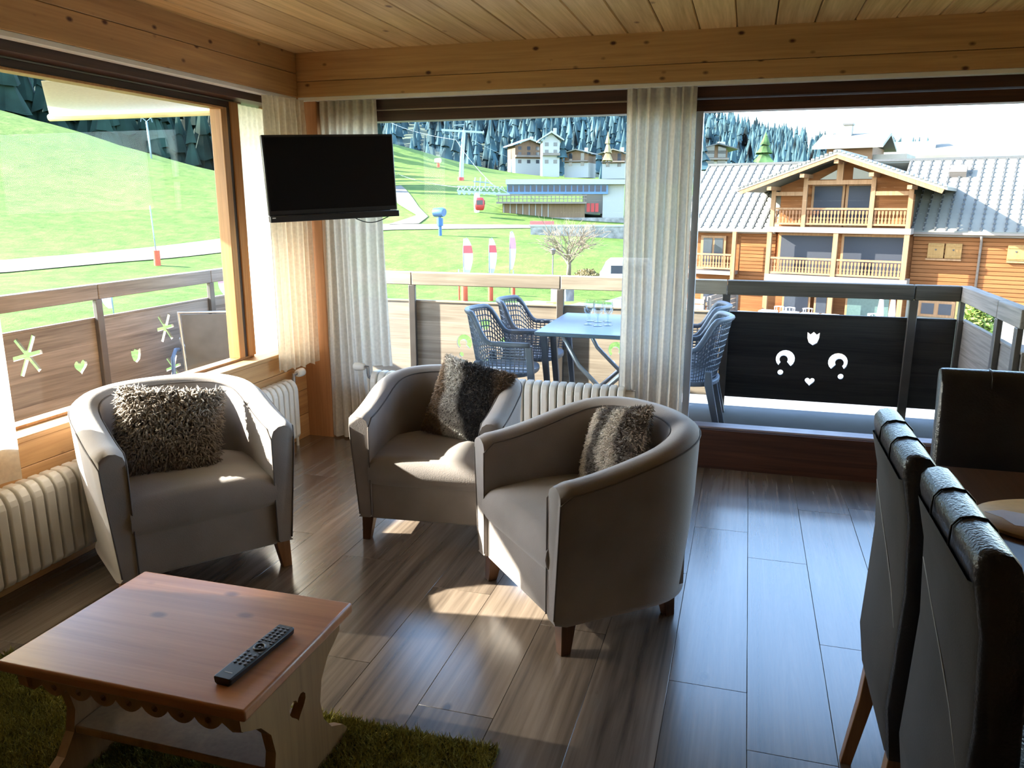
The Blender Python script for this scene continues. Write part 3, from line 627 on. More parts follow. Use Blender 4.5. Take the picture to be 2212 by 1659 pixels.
# ================================================================ DINING CORNER
M_leather = plain('black_leather', (0.020, 0.020, 0.024), 0.30, 0.1, 20.0, bump=0.25, spec=0.6, bscale=160.0)
M_back = plain('grey_suede', (0.062, 0.056, 0.051), 0.9, 0.10, 3.0, bump=0.10, spec=0.15, bscale=220.0)
M_oak = wood('oak_leg', (0.20, 0.10, 0.045), (0.34, 0.18, 0.08), 'z', 1.5, 0.4, var=0.0)
def make_dining_chair(name, label, loc, rz):
    root = thing(name, label, 'dining chair', loc, rz, 'dining chairs')
    hw = 0.205
    outer = [(0.185, 0.30), (0.200, 0.42), (0.195, 0.55), (0.190, 0.70), (0.200, 0.86), (0.222, 0.965), (0.222, 0.985), (0.212, 0.998)]
    inner = [(0.195, 1.003), (0.175, 1.000), (0.160, 0.985), (0.150, 0.96), (0.128, 0.80), (0.118, 0.65), (0.122, 0.50), (0.125, 0.40), (0.130, 0.30)]
    rr = []
    for x_, s_ in ((-hw, 0.82), (-hw + 0.006, 0.95), (-hw + 0.018, 1.0), (-0.07, 1.0), (0.07, 1.0), (hw - 0.018, 1.0), (hw - 0.006, 0.95), (hw, 0.82)):
        rr.append([(x_, 0.168 + (y_ - 0.168) * s_, z_ - (0.012 * (1 - s_) if z_ > 0.95 else 0)) for y_, z_ in outer + inner])
    MB().rings(rr).build('backrest', M_leather, root, smooth=True, angle=rad(60))
    oc = [(0.1895, 0.31), (0.2045, 0.42), (0.1995, 0.55), (0.1945, 0.70), (0.2045, 0.86), (0.2235, 0.945)]
    mb = MB(); sh = []
    for y_, z_ in oc: sh.append([(-hw + 0.012, y_ - 0.006, z_), (-hw + 0.02, y_, z_), (hw - 0.02, y_, z_), (hw - 0.012, y_ - 0.006, z_)])
    mb.rings(sh, closed=False).build('back_cover', M_back, root, smooth=True, angle=rad(60))
    for x_ in (-0.068, 0.068): MB().tube([(x_, 0.2255, 0.95), (x_, 0.2245, 0.986), (x_, 0.213, 1.0), (x_, 0.195, 1.0045), (x_, 0.174, 1.0015), (x_, 0.158, 0.985), (x_, 0.149, 0.955)], 0.0022, 6).build('seam', M_black, root, smooth=True)
    MB().tube([(hw - 0.025, 0.2018, 0.82), (0.09, 0.1990, 0.765), (0.0, 0.1965, 0.715), (-0.09, 0.1958, 0.665), (-hw + 0.03, 0.1972, 0.605)], 0.0016, 5).build('stitching', plain('grey_thread', (0.25, 0.24, 0.22), 0.7), root, smooth=True)
    MB().box(-0.215, 0.215, -0.225, 0.150, 0.375, 0.475).build('seat', M_leather, root, bevel=0.022, seg=3)
    for sx in (-1, 1):
        MB().rings([[(sx * 0.178 + dx * w, yc + dy * w, z) for dx, dy in ((-1, -1), (1, -1), (1, 1), (-1, 1))] for z, w, yc in ((0.0, 0.014, -0.185), (0.38, 0.020, -0.185))]).build('leg', M_oak, root, bevel=0.002)
        MB().rings([[(sx * 0.178 + dx * w, yc + dy * w, z) for dx, dy in ((-1, -1), (1, -1), (1, 1), (-1, 1))] for z, w, yc in ((0.0, 0.014, 0.205), (0.20, 0.018, 0.172), (0.38, 0.020, 0.155))]).build('leg', M_oak, root, bevel=0.002)
    return root
make_dining_chair('dining_chair', 'black leather dining chair with grey back, nearest the viewer at the right edge', (0.575, 1.425, 0), rad(90))
make_dining_chair('dining_chair', 'black leather dining chair with grey back, second along the table towards the glass door', (0.555, 1.885, 0), rad(90))
make_dining_chair('dining_chair', 'black leather dining chair at the far end of the table, facing the room', (0.805, 2.47, 0), 0.0)
M_dtable = wood('dark_table_wood', (0.055, 0.028, 0.016), (0.115, 0.060, 0.034), 'y', 0.8, 0.35, var=0.0)
dt_ = thing('dining_table', 'dark brown wooden dining table at the right edge', 'table', (1.12, 1.66, 0))
MB().box(-0.56, 0.46, -0.78, 0.80, 0.715, 0.75).build('table_top', M_dtable, dt_, bevel=0.005)
for sx in (-1, 1):
    MB().box(-0.05 + sx * 0.43 - 0.012, -0.05 + sx * 0.43 + 0.012, -0.68, 0.70, 0.63, 0.715).build('apron', M_dtable, dt_)
    for sy in (-1, 1): MB().box(-0.05 + sx * 0.44 - 0.032, -0.05 + sx * 0.44 + 0.032, sy * 0.71 - 0.032, sy * 0.71 + 0.032, 0, 0.715).build('leg', M_dtable, dt_, bevel=0.004)
pm_ = thing('placemat', 'oval tan placemat with a white printed motif on the dining table', 'placemat', (0.845, 2.04, 0.75))
MB().lathe([(0, 0), (0.98, 0.0), (1.0, 0.003), (1.0, 0.010), (0.985, 0.013), (0, 0.013)], 48).build('mat', plain('tan_cork', (0.55, 0.36, 0.17), 0.5, 0.06), pm_, smooth=True, angle=0.5)
pm_.children[0].scale = (0.275, 0.165, 1.0)
MB().prism([(-0.245, 0.02), (-0.20, 0.045), (-0.155, 0.03), (-0.165, -0.005), (-0.150, -0.035), (-0.170, -0.06), (-0.20, -0.055), (-0.215, -0.01)], 'z', 0.0132, 0.0138).build('printed_motif', plain('white_print', (0.75, 0.72, 0.76), 0.5), pm_)
# ================================================================ BALCONY
M_deck = plain('deck_grey', (0.026, 0.032, 0.044), 0.75, 0.12, 5.0)
M_oldw_x = wood('weathered_wood_x', (0.30, 0.245, 0.19), (0.52, 0.44, 0.35), 'x', 1.0, 0.75, var=0.10, spec=0.2)  # lightened towards the sunlit look of the front railing boards
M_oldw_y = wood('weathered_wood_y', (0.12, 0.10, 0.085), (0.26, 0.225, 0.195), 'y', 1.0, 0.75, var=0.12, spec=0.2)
M_shaded_x = wood('shaded_boards_x', (0.022, 0.019, 0.018), (0.055, 0.047, 0.042), 'x', 1.0, 0.6, var=0.12, spec=0.3)  # same railing boards, shade put into the colour for the right bays
M_postm = plain('post_brown_metal', (0.085, 0.070, 0.060), 0.5, 0.08)
bf = structure(empty('balcony_floor'))
boxobj('deck_side', M_deck, (-4.36, -2.93, -3.0, 4.60, -0.20, 0.0), bf); boxobj('deck_front', M_deck, (-4.36, 1.52, 4.63, 6.02, -0.20, 0.0), bf)
M_cement = plain('facade_plaster', (0.62, 0.58, 0.50), 0.9, 0.05)
f_ = structure(empty('facade')); boxobj('facade_wall_below', M_cement, (-2.92, 2.9, -3.0, 4.62, -7.0, -0.21), f_)
boxobj('upper_storey', wood('facade_timber', (0.20, 0.09, 0.035), (0.36, 0.17, 0.07), 'x', 0.8, 0.7, var=0.05), (-2.95, 2.9, -3.0, 4.66, 2.58, 5.2), f_)
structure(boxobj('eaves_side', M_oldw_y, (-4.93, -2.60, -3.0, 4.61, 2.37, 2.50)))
structure(boxobj('shade_slab_front', M_oldw_x, (-3.30, 2.9, 4.62, 5.58, 2.37, 2.50)))  # added overhang, out of view, its reach shaped to shade the railing
structure(boxobj('shade_partition', M_oldw_y, (-2.97, -2.93, 4.67, 5.47, 0.0, 2.36)))  # added partition, out of view, casts shade on the railing's right bays
# ---- cut-out motifs
def motif_hook(cx, cz, s, mir):
    pts = []; R0, R1 = 0.060 * s, 0.026 * s
    for k in range(15): a = rad(232 - (232 + 48) * k / 14); pts.append((cx + mir * R0 * math.cos(a), cz + R0 * math.sin(a)))
    for k in range(11): a = rad(-48 + (215 + 48) * k / 10); pts.append((cx + mir * (0.010 * s + R1 * math.cos(a)), cz - 0.004 + R1 * math.sin(a)))
    return pts
def disk(cx, cz, r, n=12): return [(cx + r * math.cos(2 * PI * k / n), cz + r * math.sin(2 * PI * k / n)) for k in range(n)]
def tulip(cx, cz, s): return [(cx + s * x, cz + s * z) for x, z in ((0, -0.055), (0.030, -0.035), (0.042, 0.0), (0.044, 0.045), (0.022, 0.028), (0.0, 0.048), (-0.022, 0.028), (-0.044, 0.045), (-0.042, 0.0), (-0.030, -0.035))]
def star6(cx, cz, R_, w, rot):
    pts = []
    for k in range(6):
        a = rot + k * PI / 3; L_ = R_ * (1.0 if k % 3 else 0.8)
        for da, rr_ in ((-PI / 6, w * 1.15),): pts.append((cx + rr_ * math.cos(a + da), cz + rr_ * math.sin(a + da)))
        ux_, uz_ = math.cos(a), math.sin(a)
        pts.append((cx + L_ * ux_ + w * 0.55 * uz_, cz + L_ * uz_ - w * 0.55 * ux_)); pts.append((cx + L_ * ux_ - w * 0.55 * uz_, cz + L_ * uz_ + w * 0.55 * ux_))
    return pts
ZB = (0.09, 0.245, 0.402, 0.560, 0.712)
def railing(label, axis, lo, hi, face, sgn, posts, mats, motifs, tp_mat):
    """balcony side: top rail, posts, and bays of four boards with pierced motifs. sgn = outward direction"""
    root = thing('balcony_railing', label, 'railing')
    def bx(name, m, a0, a1, f0, f1, z0, z1, bv=0.004):
        b = (a0, a1, min(f0, f1), max(f0, f1), z0, z1) if axis == 'x' else (min(f0, f1), max(f0, f1), a0, a1, z0, z1)
        return boxobj(name, m, b, root, bv)
    ends = [lo] + [p for p in posts if lo + 0.1 < p < hi - 0.1] + [hi]
    for a, b in zip(ends[:-1], ends[1:]): bx('top_rail', tp_mat(0.5 * (a + b)), a + 0.002, b - 0.002, face - sgn * 0.012, face + sgn * 0.060, 0.852, 0.955, 0.006)
    for p in posts: bx('post', M_postm, p - 0.028, p + 0.028, face - sgn * 0.012, face + sgn * 0.020, 0.0, 0.852)
    for a, b in zip(ends[:-1], ends[1:]):
        for z0, z1 in zip(ZB[:-1], ZB[1:]):
            m = mats(0.5 * (a + b))
            o = bx('board', m, a + 0.004, b - 0.004, face + sgn * 0.021, face + sgn * 0.043, z0 + 0.0004, z1 - 0.0004, 0.0)
            cs = [q for q in motifs if any(z0 - 0.001 < z < z1 + 0.001 for _, z in q) or (min(z for _, z in q) < z0 and max(z for _, z in q) > z1)]
            cs = [q for q in cs if min(u for u, _ in q) > a and max(u for u, _ in q) < b]
            for q in cs:
                c = o.location; bpy.context.view_layer.update()
                cut(o, MB().prism([(u - (c.x if axis == 'x' else c.y), z - c.z) for u, z in q], 'y' if axis == 'x' else 'x', -0.05, 0.05))
        bx('cap_strip', mats(0.5 * (a + b)), a + 0.003, b - 0.003, face + sgn * 0.016, face + sgn * 0.050, 0.7125, 0.728, 0.003)
    return root
def hooks(cx): return [motif_hook(cx - 0.178, 0.395, 1.1, -1), disk(cx - 0.205, 0.295, 0.020), motif_hook(cx + 0.178, 0.391, 1.1, 1), disk(cx + 0.205, 0.288, 0.020), tulip(cx, 0.556, 0.95), heart(cx, 0.240, 0.55)]
railing('balcony railing facing the glass door, darkened where shaded, boards pierced with hooks, a tulip and a heart', 'x', -4.22, 1.402, 5.915, 1, (-3.82, -2.585, -1.350, -0.115, 1.120),
        lambda c: M_shaded_x if c > -0.2 else M_oldw_x, hooks(0.50) + hooks(-1.97) + hooks(-0.73) + hooks(-3.2), lambda c: M_oldw_x if c < 0.2 else wood('rail_shaded_x', (0.06, 0.050, 0.040), (0.15, 0.125, 0.10), 'x', 1.0, 0.7, var=0.05))  # boards and rail past the shadow edge take the shade-darkened wood
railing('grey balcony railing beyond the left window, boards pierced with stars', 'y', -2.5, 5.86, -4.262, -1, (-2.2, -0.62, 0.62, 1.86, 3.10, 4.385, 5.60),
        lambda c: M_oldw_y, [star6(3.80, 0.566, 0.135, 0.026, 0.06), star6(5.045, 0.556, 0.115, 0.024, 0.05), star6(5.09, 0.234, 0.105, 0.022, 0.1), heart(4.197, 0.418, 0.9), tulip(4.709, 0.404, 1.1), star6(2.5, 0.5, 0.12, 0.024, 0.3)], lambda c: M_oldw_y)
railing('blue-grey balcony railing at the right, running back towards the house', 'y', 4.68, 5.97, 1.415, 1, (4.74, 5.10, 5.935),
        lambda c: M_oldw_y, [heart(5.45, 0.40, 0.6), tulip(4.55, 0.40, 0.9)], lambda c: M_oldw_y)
# ---- shade sail beyond the left window
M_sail = cloth('white_canvas', (0.88, 0.87, 0.84), 0.5)
sail = thing('shade_sail', 'white canvas shade sail fixed outside above the left window', 'shade sail', (-4.0, 4.2, 2.12))
MB().prism([(0.40, -0.70), (-1.0, 0.70), (1.02, 0.70), (1.02, -0.70)], 'z', -0.003, 0.003).build('canvas', M_sail, sail)
MB().tube([(-1.0, 0.70, -0.008), (1.02, 0.70, -0.008)], 0.026, 10).build('hem_bar', plain('cream_bar', (0.70, 0.60, 0.42), 0.5), sail, smooth=True, angle=0.8)
# ---- garden chairs with lattice shells
M_ch = plain('blue_grey_resin', (0.155, 0.185, 0.235), 0.45, 0.04)
def make_garden_chair(name, label, loc, rz):
    root = thing(name, label, 'garden chair', loc, rz, 'lattice garden chairs')
    def U(s):   # plan of the shell, s 0..1 from left arm front round the back to the right arm front
        t = s * 2 - 1; a = abs(t)
        if a > 0.62: k = (a - 0.62) / 0.38; return (math.copysign(0.245 + 0.01 * k, t), 0.09 - 0.28 * k)
        an_ = t / 0.62 * PI / 2; return (0.245 * math.sin(an_), 0.09 + 0.15 * math.cos(an_))
    def rim(s):
        a = abs(s * 2 - 1); k = max(0.0, min(1.0, (0.66 - a) / 0.34)); return 0.625 + 0.185 * k * k * (3 - 2 * k)
    def P(s, q):
        x_, y_ = U(s); lean = 0.05 * q * max(0, 1 - abs(s * 2 - 1) / 0.6); sc = 0.88 + 0.12 * q
        return Vector((x_ * sc, y_ * sc + lean, 0.43 + (rim(s) - 0.43) * q))
    MB().tube([P(s, 1.0) for s in np.linspace(0, 1, 41)], 0.017, 8).build('shell_rim', M_ch, root, smooth=True)
    lat = MB(); NS = 46
    for i in range(NS + 1):
        s = i / NS; lat.tube([P(s, 0.0), P(s, 0.5), P(s, 0.98)], 0.0042, 4)
    for q in np.linspace(0.06, 0.94, 10): lat.tube([P(s, q) for s in np.linspace(0, 1, 33)], 0.0042, 4)
    stuff(lat.build('lattice', M_ch, root))
    MB().rings([[(x_, y_, z_) for x_, y_ in [(0.235 * math.cos(a) * (1.0 if math.sin(a) > 0 else 1.03), 0.02 + 0.215 * math.copysign(abs(math.sin(a)) ** 0.6, math.sin(a))) for a in np.linspace(0, 2 * PI, 36, endpoint=False)]] for z_ in (0.405, 0.435)]).build('seat', M_ch, root, bevel=0.008)
    for sx in (-1, 1):
        MB().rings([[(sx * xc + dx * 0.018, yc + dy * w, z) for dx, dy in ((-1, -1), (1, -1), (1, 1), (-1, 1))] for z, xc, yc, w in ((0.0, 0.248, -0.235, 0.016), (0.43, 0.240, -0.195, 0.022), (0.62, 0.243, -0.180, 0.022))]).build('leg', M_ch, root, bevel=0.005)
        MB().rings([[(sx * xc + dx * 0.018, yc + dy * w, z) for dx, dy in ((-1, -1), (1, -1), (1, 1), (-1, 1))] for z, xc, yc, w in ((0.0, 0.235, 0.275, 0.016), (0.42, 0.205, 0.175, 0.024), (0.50, 0.20, 0.17, 0.02))]).build('leg', M_ch, root, bevel=0.005)
    return root
make_garden_chair('garden_chair', 'blue-grey lattice garden chair left of the balcony table, nearer the window', (-1.47, 4.95, 0), rad(93))
make_garden_chair('garden_chair', 'blue-grey lattice garden chair left of the balcony table, nearer the railing', (-1.43, 5.505, 0), rad(90))
make_garden_chair('garden_chair', 'blue-grey lattice garden chair right of the cream curtain, nearer the glass door', (-0.345, 5.025, 0), rad(-90))
make_garden_chair('garden_chair', 'blue-grey lattice garden chair right of the cream curtain, nearer the railing', (-0.37, 5.58, 0), rad(-90))
# ---- folding table with six glasses
M_ttop = plain('table_blue_laminate', (0.12, 0.19, 0.27), 0.32, 0.05)
gt = thing('garden_table', 'blue-topped folding table with crossed legs on the balcony', 'table', (-0.81, 5.13, 0))
MB().box(-0.42, 0.42, -0.46, 0.46, 0.695, 0.72).build('table_top', M_ttop, gt, bevel=0.006)
for sy in (-1, 1):
    for s in (-1, 1):
        pts = [(-s * 0.30, sy * 0.33 + s * 0.012, 0.0), (-s * 0.17, sy * 0.33 + s * 0.012, 0.18), (s * 0.16, sy * 0.33 + s * 0.012, 0.50), (s * 0.27, sy * 0.33 + s * 0.012, 0.695)]
        MB().tube(pts, 0.015, 8).build('leg', M_alu, gt, smooth=True)
for x_ in (-0.30, 0.30): MB().tube([(x_, -0.33, 0.015), (x_, 0.33, 0.015)], 0.012, 8).build('stretcher', M_alu, gt, smooth=True)
M_gl = glass('drinking_glass', (0.93, 0.96, 0.98), 3.0)
gprof = [(0.0, 0.0), (0.030, 0.0), (0.030, 0.003), (0.005, 0.008), (0.0045, 0.055), (0.012, 0.065), (0.028, 0.085), (0.033, 0.115), (0.030, 0.145), (0.0285, 0.145), (0.0315, 0.115), (0.026, 0.087), (0.0, 0.070)]
gm = MB().lathe(gprof, 20).mesh('wine_glass', M_gl, smooth=True, angle=0.9)
gl_lab = ('leftmost in the front row', 'second in the front row', 'rightmost in the front row', 'leftmost in the back row', 'second in the back row', 'rightmost in the back row')
for k, (x_, y_) in enumerate(((-0.965, 5.06), (-0.895, 5.02), (-0.835, 5.06), (-0.985, 5.22), (-0.925, 5.19), (-0.865, 5.22))):
    tag(link('wine_glass', gm, None, (x_, y_, 0.720)), 'stemmed glass on the blue balcony table, ' + gl_lab[k], 'glass', 'glasses on the balcony table')
# ---- sling deck chair folded up behind the left window
dc = thing('deck_chair', 'grey sling deck chair with pale metal frame beyond the left window', 'deck chair', (-3.80, 5.02, 0), rad(28))
fr = [(-0.26, 0.0, 0.70), (0.26, 0.0, 0.70), (0.26, 0.10, 0.06), (-0.26, 0.10, 0.06)]
MB().tube(fr, 0.014, 8, True).build('frame', M_alu, dc, smooth=True)
MB().add([(-0.245, -0.003, 0.685), (0.245, -0.003, 0.685), (0.245, 0.094, 0.07), (-0.245, 0.094, 0.07), (-0.245, 0.006, 0.685), (0.245, 0.006, 0.685), (0.245, 0.103, 0.07), (-0.245, 0.103, 0.07)], [(0, 1, 2, 3), (7, 6, 5, 4), (0, 4, 5, 1), (1, 5, 6, 2), (2, 6, 7, 3), (3, 7, 4, 0)]).build('sling', plain('sling_grey', (0.15, 0.165, 0.18), 0.8, 0.08), dc)
for sx in (-1, 1): MB().tube([(sx * 0.27, 0.03, 0.50), (sx * 0.27, 0.30, 0.25), (sx * 0.27, 0.36, 0.0)], 0.012, 8).build('leg', M_alu, dc, smooth=True)
for sx in (-1, 1): MB().tube([(sx * 0.285, 0.02, 0.42), (sx * 0.285, -0.10, 0.44), (sx * 0.285, -0.22, 0.40), (sx * 0.285, -0.26, 0.0)], 0.014, 8).build('armrest', plain('armrest_blue', (0.10, 0.20, 0.42), 0.4), dc, smooth=True)
# ================================================================ LANDSCAPE
CTRL = []
def cp(*rows):
    for px_, py_, r_ in rows: CTRL.append(tuple(at(px_, py_, r_)))
for a in range(-180, 180, 30):
    for r_ in (4, 16, 32): CTRL.append((r_ * math.sin(rad(a)), r_ * math.cos(rad(a)), -6.3))
for a in (60, 90, 120, 150, 180, -150, -120, -100):
    for r_ in (80, 200, 420): CTRL.append((r_ * math.sin(rad(a)), r_ * math.cos(rad(a)), -6.0))
cp((0, 645, 58), (250, 640, 58), (490, 640, 58), (0, 592, 74), (250, 568, 80), (490, 545, 86), (0, 560, 82), (250, 540, 90), (490, 515, 96),
   (0, 450, 112), (250, 455, 116), (480, 465, 112), (0, 350, 142), (250, 370, 140), (0, 238, 178), (-250, 170, 190), (120, 268, 172), (250, 312, 160), (400, 360, 148), (490, 392, 140),
   (0, 290, 250), (250, 340, 230), (490, 420, 190), (-250, 240, 260), (620, 400, 150),
   (840, 650, 60), (1100, 650, 62), (1100, 572, 78), (840, 565, 80), (840, 495, 102), (1000, 492, 106), (1150, 490, 110), (850, 445, 128), (1000, 458, 122), (1060, 440, 130),
   (860, 400, 165), (1000, 402, 168), (1100, 405, 165), (860, 312, 235), (930, 335, 240), (1000, 362, 235), (1100, 374, 250), (1220, 383, 245), (1330, 388, 240),
   (860, 330, 310), (1000, 375, 320), (1150, 380, 340), (1320, 392, 340), (1230, 470, 125), (1330, 560, 80), (1330, 640, 48), (1250, 655, 52),
   (1500, 400, 240), (1700, 420, 240), (2200, 430, 240))
for px_ in (1500, 1750, 2000, 2250):
    for r_ in (40, 55, 75): 
        q = at(px_, 600, r_); CTRL.append((q.x, q.y, -6.55))
CT = np.array(CTRL); _sc = 100.0
def _U(d2): return np.where(d2 > 1e-12, 0.5 * d2 * np.log(np.maximum(d2, 1e-12)), 0.0)
def _fit():
    P = CT[:, :2] / _sc; n = len(P); K = _U(((P[:, None] - P[None]) ** 2).sum(-1)) + np.eye(n) * 2e-3
    A = np.zeros((n + 3, n + 3)); A[:n, :n] = K; A[:n, n] = 1; A[:n, n + 1:] = P; A[n, :n] = 1; A[n + 1:, :n] = P.T
    return P, np.linalg.solve(A, np.r_[CT[:, 2], 0, 0, 0])
_P, _W = _fit()
def ground_z(xy):
    q = np.atleast_2d(np.array(xy, float)) / _sc; n = len(_P)
    return _U(((q[:, None] - _P[None]) ** 2).sum(-1)) @ _W[:n] + _W[n] + q @ _W[n + 1:]
def gz(x_, y_): return float(ground_z((x_, y_))[0])
def grass_mat():
    m, nt, b = _base('alpine_grass'); L = nt.links.new
    tc = N(nt, 'ShaderNodeTexCoord'); n1 = N(nt, 'ShaderNodeTexNoise', Scale=0.035, Detail=6.0, Roughness=0.6); n2 = N(nt, 'ShaderNodeTexNoise', Scale=0.55, Detail=5.0, Roughness=0.7)
    L(tc.outputs['Object'], n1.inputs['Vector']); L(tc.outputs['Object'], n2.inputs['Vector'])
    ma = N(nt, 'ShaderNodeMath', operation='MULTIPLY_ADD'); ma.inputs[1].default_value = 0.55; L(n2.outputs['Fac'], ma.inputs[0])
    mb = N(nt, 'ShaderNodeMath', operation='MULTIPLY'); mb.inputs[1].default_value = 0.45; L(n1.outputs['Fac'], mb.inputs[0]); L(mb.outputs[0], ma.inputs[2])
    r = ramp(nt, ma.outputs[0], [(0.30, (0.032, 0.058, 0.013)), (0.45, (0.066, 0.110, 0.026)), (0.58, (0.100, 0.140, 0.036)), (0.70, (0.165, 0.155, 0.060))])
    L(r.outputs[0], b.inputs['Base Color']); b.inputs['Roughness'].default_value = 0.95; b.inputs['Specular IOR Level'].default_value = 0.05
    bp = N(nt, 'ShaderNodeBump', Strength=0.5, Distance=0.35); L(n2.outputs['Fac'], bp.inputs['Height']); L(bp.outputs[0], b.inputs['Normal']); return m
M_grass = grass_mat()
NA, NR = 220, 96
aa = np.linspace(-PI, PI, NA + 1); rr_ = 3.0 * (430.0 / 3.0) ** np.linspace(0, 1, NR + 1)
gx = (rr_[:, None] * np.sin(aa)[None]).ravel(); gy = (rr_[:, None] * np.cos(aa)[None]).ravel()
gzv = ground_z(np.c_[gx, gy])
me = bpy.data.meshes.new('ground'); k_ = NA + 1
me.from_pydata(np.c_[gx, gy, gzv].tolist(), [], [(j * k_ + i, (j + 1) * k_ + i, (j + 1) * k_ + i + 1, j * k_ + i + 1) for j in range(NR) for i in range(NA)])
me.materials.append(M_grass); me.polygons.foreach_set('use_smooth', [True] * len(me.polygons)); me.update()
structure(link('ground', me))
def ribbon(name, mat, left, right, lift=0.08, n=40):
    """strip of bare ground between two lines of ground points, draped on the terrain"""
    def res(line):
        P = [Vector(p) for p in line]; out = []
        for i in range(n + 1):
            t_ = i / n * (len(P) - 1); k = min(int(t_), len(P) - 2); out.append(P[k].lerp(P[k + 1], t_ - k))
        return out
    A, B = res(left), res(right); vs = []; M_ = 6
    for a, b in zip(A, B):
        for j in range(M_ + 1): p = a.lerp(b, j / M_); vs.append((p.x, p.y))
    z = ground_z(vs) + lift
    mb = MB(); mb.add([(v[0], v[1], zz) for v, zz in zip(vs, z)], [(i * (M_ + 1) + j, i * (M_ + 1) + j + 1, (i + 1) * (M_ + 1) + j + 1, (i + 1) * (M_ + 1) + j) for i in range(n) for j in range(M_)])
    return structure(mb.build(name, mat, None, smooth=True))
M_gravel = plain('pale_gravel', (0.115, 0.095, 0.074), 0.95, 0.15, 0.4)
M_pave = plain('pale_paving', (0.17, 0.165, 0.16), 0.9, 0.10, 0.6)
ribbon('gravel_track', M_gravel, [at(-400, 625, 72), at(0, 592, 74), at(250, 566, 80), at(490, 545, 86), at(700, 520, 96), at(840, 500, 101), at(1000, 498, 104), at(1160, 497, 108)],
       [at(-400, 585, 80), at(0, 566, 81), at(250, 543, 89), at(490, 516, 96), at(700, 498, 103), at(840, 484, 107), at(1000, 484, 109), at(1160, 484, 112)])
ribbon('gravel_track', M_gravel, [at(838, 486, 106), at(900, 470, 117), at(858, 440, 130), at(850, 408, 158)], [at(905, 486, 108), at(925, 472, 116), at(905, 450, 126), at(866, 404, 162)], 0.12)
ribbon('paved_yard', M_pave, [Vector((-14, 20, 0)), Vector((-11, 34, 0)), at(1170, 640, 54)], [Vector((60, 12, 0)), Vector((60, 40, 0)), at(1480, 560, 84)], 0.10)

# ---- mountains and forest
def skyline(az):     # photo row of the far ridge for a photo column
    return None
def az_of(px_): v = _r * (px_ - 1106) + _f * FPX; return math.atan2(v[0], v[1])
RID = [(-900, 60), (-400, 60), (300, 90), (900, 120), (1250, 160), (1420, 235), (1510, 273), (1600, 300), (1740, 333), (1850, 345), (2000, 352), (2400, 356)]
def ridge_tan(az):
    xs = [az_of(p[0]) for p in RID]; ts = []
    for p in RID: q = at(p[0], p[1], 1000.0); ts.append((q.z - CAMH) / 1000.0)
    return float(np.interp(az, xs, ts))
M_slope = plain('forest_floor', (0.035, 0.050, 0.030), 0.95, 0.2, 0.02)
R_IN, R_OUT = 330.0, 900.0
def mz(az, r_):
    t_ = (r_ - R_IN) / (R_OUT - R_IN); z0 = 9.0 if az > -0.5 else 9.0
    zt = CAMH + ridge_tan(az) * R_OUT; zb = -2.0
    return zb + (zt - zb) * (max(0.0, t_) ** 1.05) if t_ > 0 else zb
azs = np.linspace(az_of(-900), az_of(2400), 120); rs = np.linspace(300, R_OUT, 26)
vs = [(r_ * math.sin(a), r_ * math.cos(a), mz(a, r_) + 4 * math.sin(a * 40 + r_ * 0.01)) for r_ in rs for a in azs]
structure(MB().add(vs, [(j * 120 + i, j * 120 + i + 1, (j + 1) * 120 + i + 1, (j + 1) * 120 + i) for j in range(25) for i in range(119)]).build('mountain', M_slope, None, smooth=True))
M_spruce = plain('spruce_foliage_hazed', (0.032, 0.060, 0.068), 0.9, 0.5, 0.06, spec=0.1)  # foliage shifted blue and lighter, distance haze put into the colour
def conifer_verts(c, h, w, rnd, tiers=3, n=7):
    V, Fc = [], []
    for t_ in range(tiers):
        z0 = h * (0.06 + 0.28 * t_); z1 = h * (0.50 + 0.27 * t_) if t_ < tiers - 1 else h; rad_ = w * (1 - 0.27 * t_); k = len(V); ph = rnd.uniform(0, 6)
        for s in range(n):
            q = rad_ * rnd.uniform(0.75, 1.15); V.append((c[0] + q * math.cos(ph + s * 2 * PI / n), c[1] + q * math.sin(ph + s * 2 * PI / n), c[2] + z0 + rnd.uniform(-0.03, 0.03) * h))
        V.append((c[0], c[1], c[2] + z1))
        Fc += [(k + s, k + (s + 1) % n, k + n) for s in range(n)]
    return V, Fc
rnd = random.Random(3); fo = MB(); cnt = 0
while cnt < 3600:
    a = rnd.uniform(az_of(-300), az_of(1960)); t_ = rnd.random() ** 0.8; r_ = 335 + (R_OUT - 345) * t_
    z = mz(a, r_)
    el = (z - CAMH) / r_
    if el > 0.19: continue
    h = rnd.uniform(15, 26); V, Fc = conifer_verts((r_ * math.sin(a), r_ * math.cos(a), z - 1), h, h * 0.17, rnd, 3, 6); fo.add(V, Fc); cnt += 1
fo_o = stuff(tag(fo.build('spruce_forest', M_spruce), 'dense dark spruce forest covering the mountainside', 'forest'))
fh = structure(MB().add(*(lambda P: ([tuple(p) for p in P], [(i, i + 1, 12 + i + 1, 12 + i) for i in range(11)]))([at(1940 + 40 * i, 420, 3500) for i in range(12)] + [at(1940 + 40 * i, [352, 345, 334, 328, 331, 334, 329, 327, 332, 338, 345, 350][i], 4200) for i in range(12)])).build('far_hills', plain('far_hill_blue', (0.10, 0.14, 0.18), 0.95, 0.1, 0.002), None, smooth=True))
